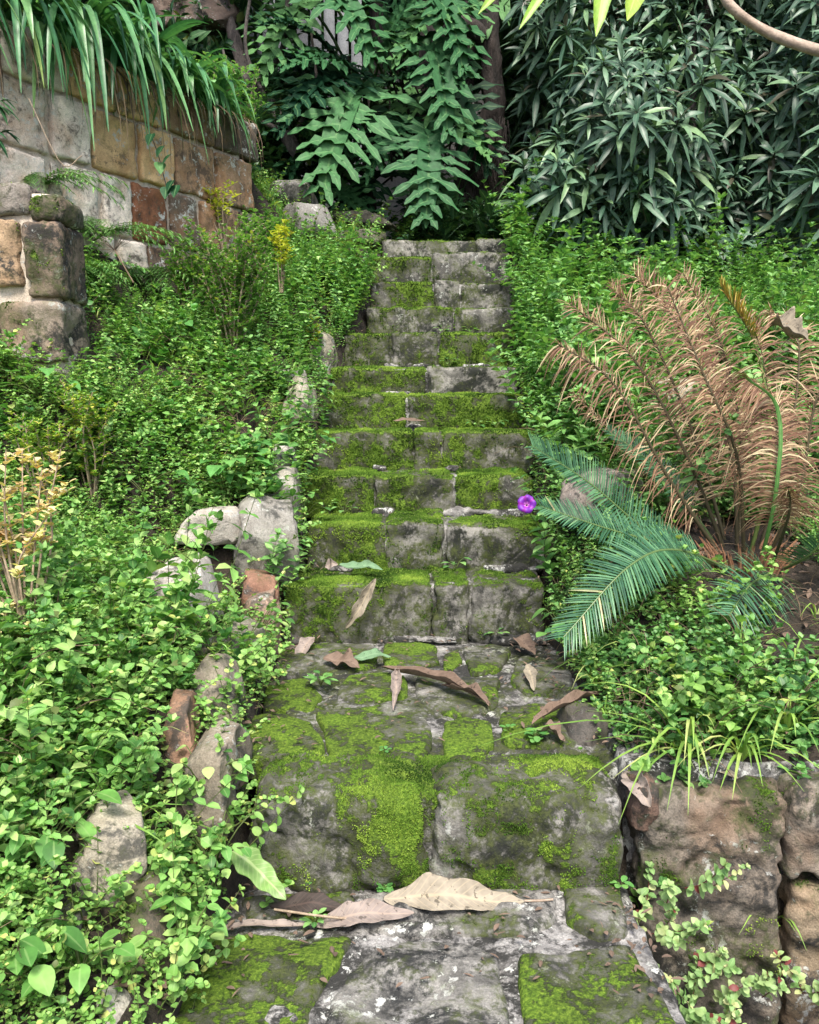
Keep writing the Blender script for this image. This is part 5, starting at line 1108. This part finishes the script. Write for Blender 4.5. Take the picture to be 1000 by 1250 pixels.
for k in range(92):
    px, py = rs.uniform(300, 660), rs.uniform(-320, -20) if k < 38 else rs.uniform(60, 270); Y_ = rs.uniform(6.3, 7.6) if k < 38 else rs.uniform(6.6, 7.6); b_ = P(px, py, Y_); L_ = rs.uniform(.35, .7)  # first batch starts above the frame, mostly unseen leaves added for overhead shade
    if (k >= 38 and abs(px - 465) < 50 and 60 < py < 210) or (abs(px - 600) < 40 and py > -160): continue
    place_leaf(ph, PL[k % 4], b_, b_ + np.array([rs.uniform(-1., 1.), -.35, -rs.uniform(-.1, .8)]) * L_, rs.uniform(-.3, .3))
for c_ in (P(450, 200, 7.2), P(510, 210, 7.2), P(560, 240, 7.)):
    emit('stem', tube(curve([c_ + [0, 0, -.5], c_, c_ + [.05, 0, .7], c_ + [.1, 0, 1.6]], 14), .06, 10, bumps=.5), M_bark, ph)
# bare stalks criss-crossing in front of the pale gap
for k in range(26):
    a_, b_ = P(rs.uniform(430, 560), rs.uniform(150, 230), rs.uniform(6.6, 7.3)), P(rs.uniform(420, 600), rs.uniform(60, 220), rs.uniform(6.6, 7.3)); emit('leaf_stalk', tube(bez(a_, (a_ + b_) / 2 + [0, 0, .08], b_, 6), .009, 5, rnd=.01), M_bark, ph)
# ------------------------------------------------------------------ big lance leaved bush
def rosette(seed, n=19, L=.225, hw=.0195):
    rs = random.Random(seed); a = Acc()
    a.add(tube([(0, 0, -.18), (0.01, 0, -.09), (0, 0, 0)], [.004, .0035, .003], 4, rnd=.01))
    for i in range(n):
        az = i * 2.4; e_ = R(68 - 112 * (i / n) ** .8 + rs.uniform(-8, 8)); l2 = L * (.55 + .45 * (i / n) ** .5) * rs.uniform(.85, 1.1); a.add(leaf((0, 0, -.07 * i / n), (cos(az) * cos(e_), sin(az) * cos(e_), sin(e_)), l2, hw, 'lance', .35 * rs.uniform(.5, 1.4), .3, roll=rs.uniform(-.3, .3)))
    return a.get()
RO = [rosette(s) for s in range(6)]; ROM = [mesh_from('leaf_rosette', *g) for g in RO]
ob = empty('lance_leaf_tree', P(870, 345, 6.1)); tag(ob, 'large dark evergreen bush with long narrow leaves at upper right', 'tree')
def okpos(px, py, Y_): return True
def bushY(px, py):
    return 5.75 + 1.1 * float(vn(np.array([[px / 130, py / 110, 0]]), 1., 77)[0]) + .35 * abs(px - 830) / 200 + (.5 if px < 680 else 0)
cnt = 0
cand = [(rs.uniform(636, 1040), rs.uniform(-60, 335)) for _ in range(2000)]; kept = []
def lower(px): return np.interp(px, [590, 640, 700, 760, 850, 900, 1040], [220, 290, 310, 330, 300, 330, 345])
for px, py in cand:
    if py > lower(px) - 15 or (px < 640 and py > 235 and rs.random() < .5): continue
    if all((px - a_) ** 2 + (py - b_) ** 2 > 21 ** 2 for a_, b_ in kept): kept.append((px, py))
for px, py in kept[:290]:
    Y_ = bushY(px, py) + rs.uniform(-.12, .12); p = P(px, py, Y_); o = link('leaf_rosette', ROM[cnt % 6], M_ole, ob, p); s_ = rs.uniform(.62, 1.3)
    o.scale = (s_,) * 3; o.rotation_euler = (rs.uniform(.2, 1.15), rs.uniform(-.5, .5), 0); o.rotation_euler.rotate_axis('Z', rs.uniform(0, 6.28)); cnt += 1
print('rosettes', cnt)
n_ = 2600; px_ = rng.uniform(640, 1250, n_); py_ = rng.uniform(-700, 330, n_); dd = rng.uniform(.2, 1.9, n_)  # upper rows lie above the frame: unseen crown extended to shade what is below
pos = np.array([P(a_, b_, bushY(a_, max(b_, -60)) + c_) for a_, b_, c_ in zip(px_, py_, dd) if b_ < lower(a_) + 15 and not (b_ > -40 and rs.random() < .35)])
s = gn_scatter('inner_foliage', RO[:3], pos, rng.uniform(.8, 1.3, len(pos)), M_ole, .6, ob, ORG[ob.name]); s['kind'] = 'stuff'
for pts, r_ in [([P(875, 350, 6.15), P(873, 250, 6.2), P(860, 120, 6.3), P(870, -60, 6.4)], .05), ([P(862, 345, 6.3), P(800, 200, 6.5), P(760, 60, 6.6), P(740, -60, 6.6)], .035), ([P(880, 345, 6.3), P(930, 200, 6.5), P(960, 50, 6.6)], .035),
                ([P(850, 345, 6.5), P(700, 220, 6.8), P(650, 60, 6.9)], .03), ([P(845, 160, 6.3), P(846, 60, 6.3), P(840, -60, 6.3)], .03), ([P(900, 345, 6.5), P(890, 240, 6.5), P(905, 100, 6.5)], .03)]:
    emit('trunk' if r_ > .04 else 'branch', tube(curve(pts, 16), np.linspace(r_, r_ * .6, 16), 9, bumps=.35), M_bark2, ob)
# far foliage behind
n_ = 2600; X_ = rng.uniform(-3.2, 5.5, n_); Y_ = rng.uniform(8.9, 11, n_); Z_ = rng.uniform(2.2, 7.5, n_); k_ = ~((X_ > -.9) & (X_ < .9) & (Z_ < 4.)) | (rng.random(n_) < .12)
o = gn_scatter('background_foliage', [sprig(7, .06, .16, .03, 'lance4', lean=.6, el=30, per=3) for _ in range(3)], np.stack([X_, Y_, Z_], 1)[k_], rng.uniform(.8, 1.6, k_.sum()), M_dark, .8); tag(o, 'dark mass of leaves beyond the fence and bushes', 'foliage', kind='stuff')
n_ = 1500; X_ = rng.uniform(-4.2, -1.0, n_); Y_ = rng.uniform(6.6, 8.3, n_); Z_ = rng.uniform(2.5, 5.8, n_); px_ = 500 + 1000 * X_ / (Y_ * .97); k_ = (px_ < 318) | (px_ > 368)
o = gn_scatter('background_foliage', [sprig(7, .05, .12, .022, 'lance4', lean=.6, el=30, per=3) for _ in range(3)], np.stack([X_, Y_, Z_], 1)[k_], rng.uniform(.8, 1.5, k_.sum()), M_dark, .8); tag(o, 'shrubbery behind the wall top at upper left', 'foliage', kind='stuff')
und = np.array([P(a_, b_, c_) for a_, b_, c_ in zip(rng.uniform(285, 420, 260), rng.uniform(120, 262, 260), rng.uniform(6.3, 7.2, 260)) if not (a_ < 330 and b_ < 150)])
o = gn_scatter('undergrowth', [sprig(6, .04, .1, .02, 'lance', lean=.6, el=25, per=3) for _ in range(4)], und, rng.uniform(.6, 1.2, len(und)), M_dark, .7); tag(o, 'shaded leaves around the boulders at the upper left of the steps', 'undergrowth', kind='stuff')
# dark strappy palm-like undergrowth near the trunk
for k, (px, py, Y_, lab) in enumerate([(555, 270, 6.6, 'dark arching grassy plant at the foot of the shaggy trunk'), (640, 270, 6.6, 'dark arching grassy plant right of the shaggy trunk'), (590, 290, 6.2, 'glossy narrow leaved plant just behind the top step'), (310, 160, 6.2, 'thin arching leaves beside the leaning grey trunk')]):
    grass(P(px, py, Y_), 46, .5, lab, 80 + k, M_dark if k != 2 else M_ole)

# ------------------------------------------------------------------ overhanging branch with leaves
br = empty('overhanging_branch', P(1060, 75, 1.9)); tag(br, 'pale curved branch with light green leaves crossing the top right corner', 'branch')
emit('bark', tube(curve([P(1090, 80, 1.9), P(1000, 62, 1.95), P(935, 38, 2.), P(890, 5, 2.), P(860, -45, 2.05), P(760, -70, 2.1), P(640, -55, 2.1), P(580, -40, 2.1)], 40), np.interp(np.linspace(0, 1, 40), [0, .4, 1], [.0135, .011, .004]), 9, bumps=.25), M_pale, br)
for bp, tp, hw in [((745, -60, 2.08), (728, 38, 2.0), .022), ((790, -45, 2.08), (766, 20, 2.0), .026), ((690, -50, 2.08), (634, 30, 2.02), .013), ((640, -45, 2.08), (584, 12, 2.02), .012), ((800, -50, 2.05), (840, -5, 2.), .02), ((720, -60, 2.08), (690, -10, 2.), .02)]:
    a_, b_ = P(*bp), P(*tp); d_ = b_ - a_; emit('leaf', leaf(a_, d_, np.linalg.norm(d_), hw, 'lance', .05, .3, up=(0, -1, .2)), M_mango, br, origin=a_)
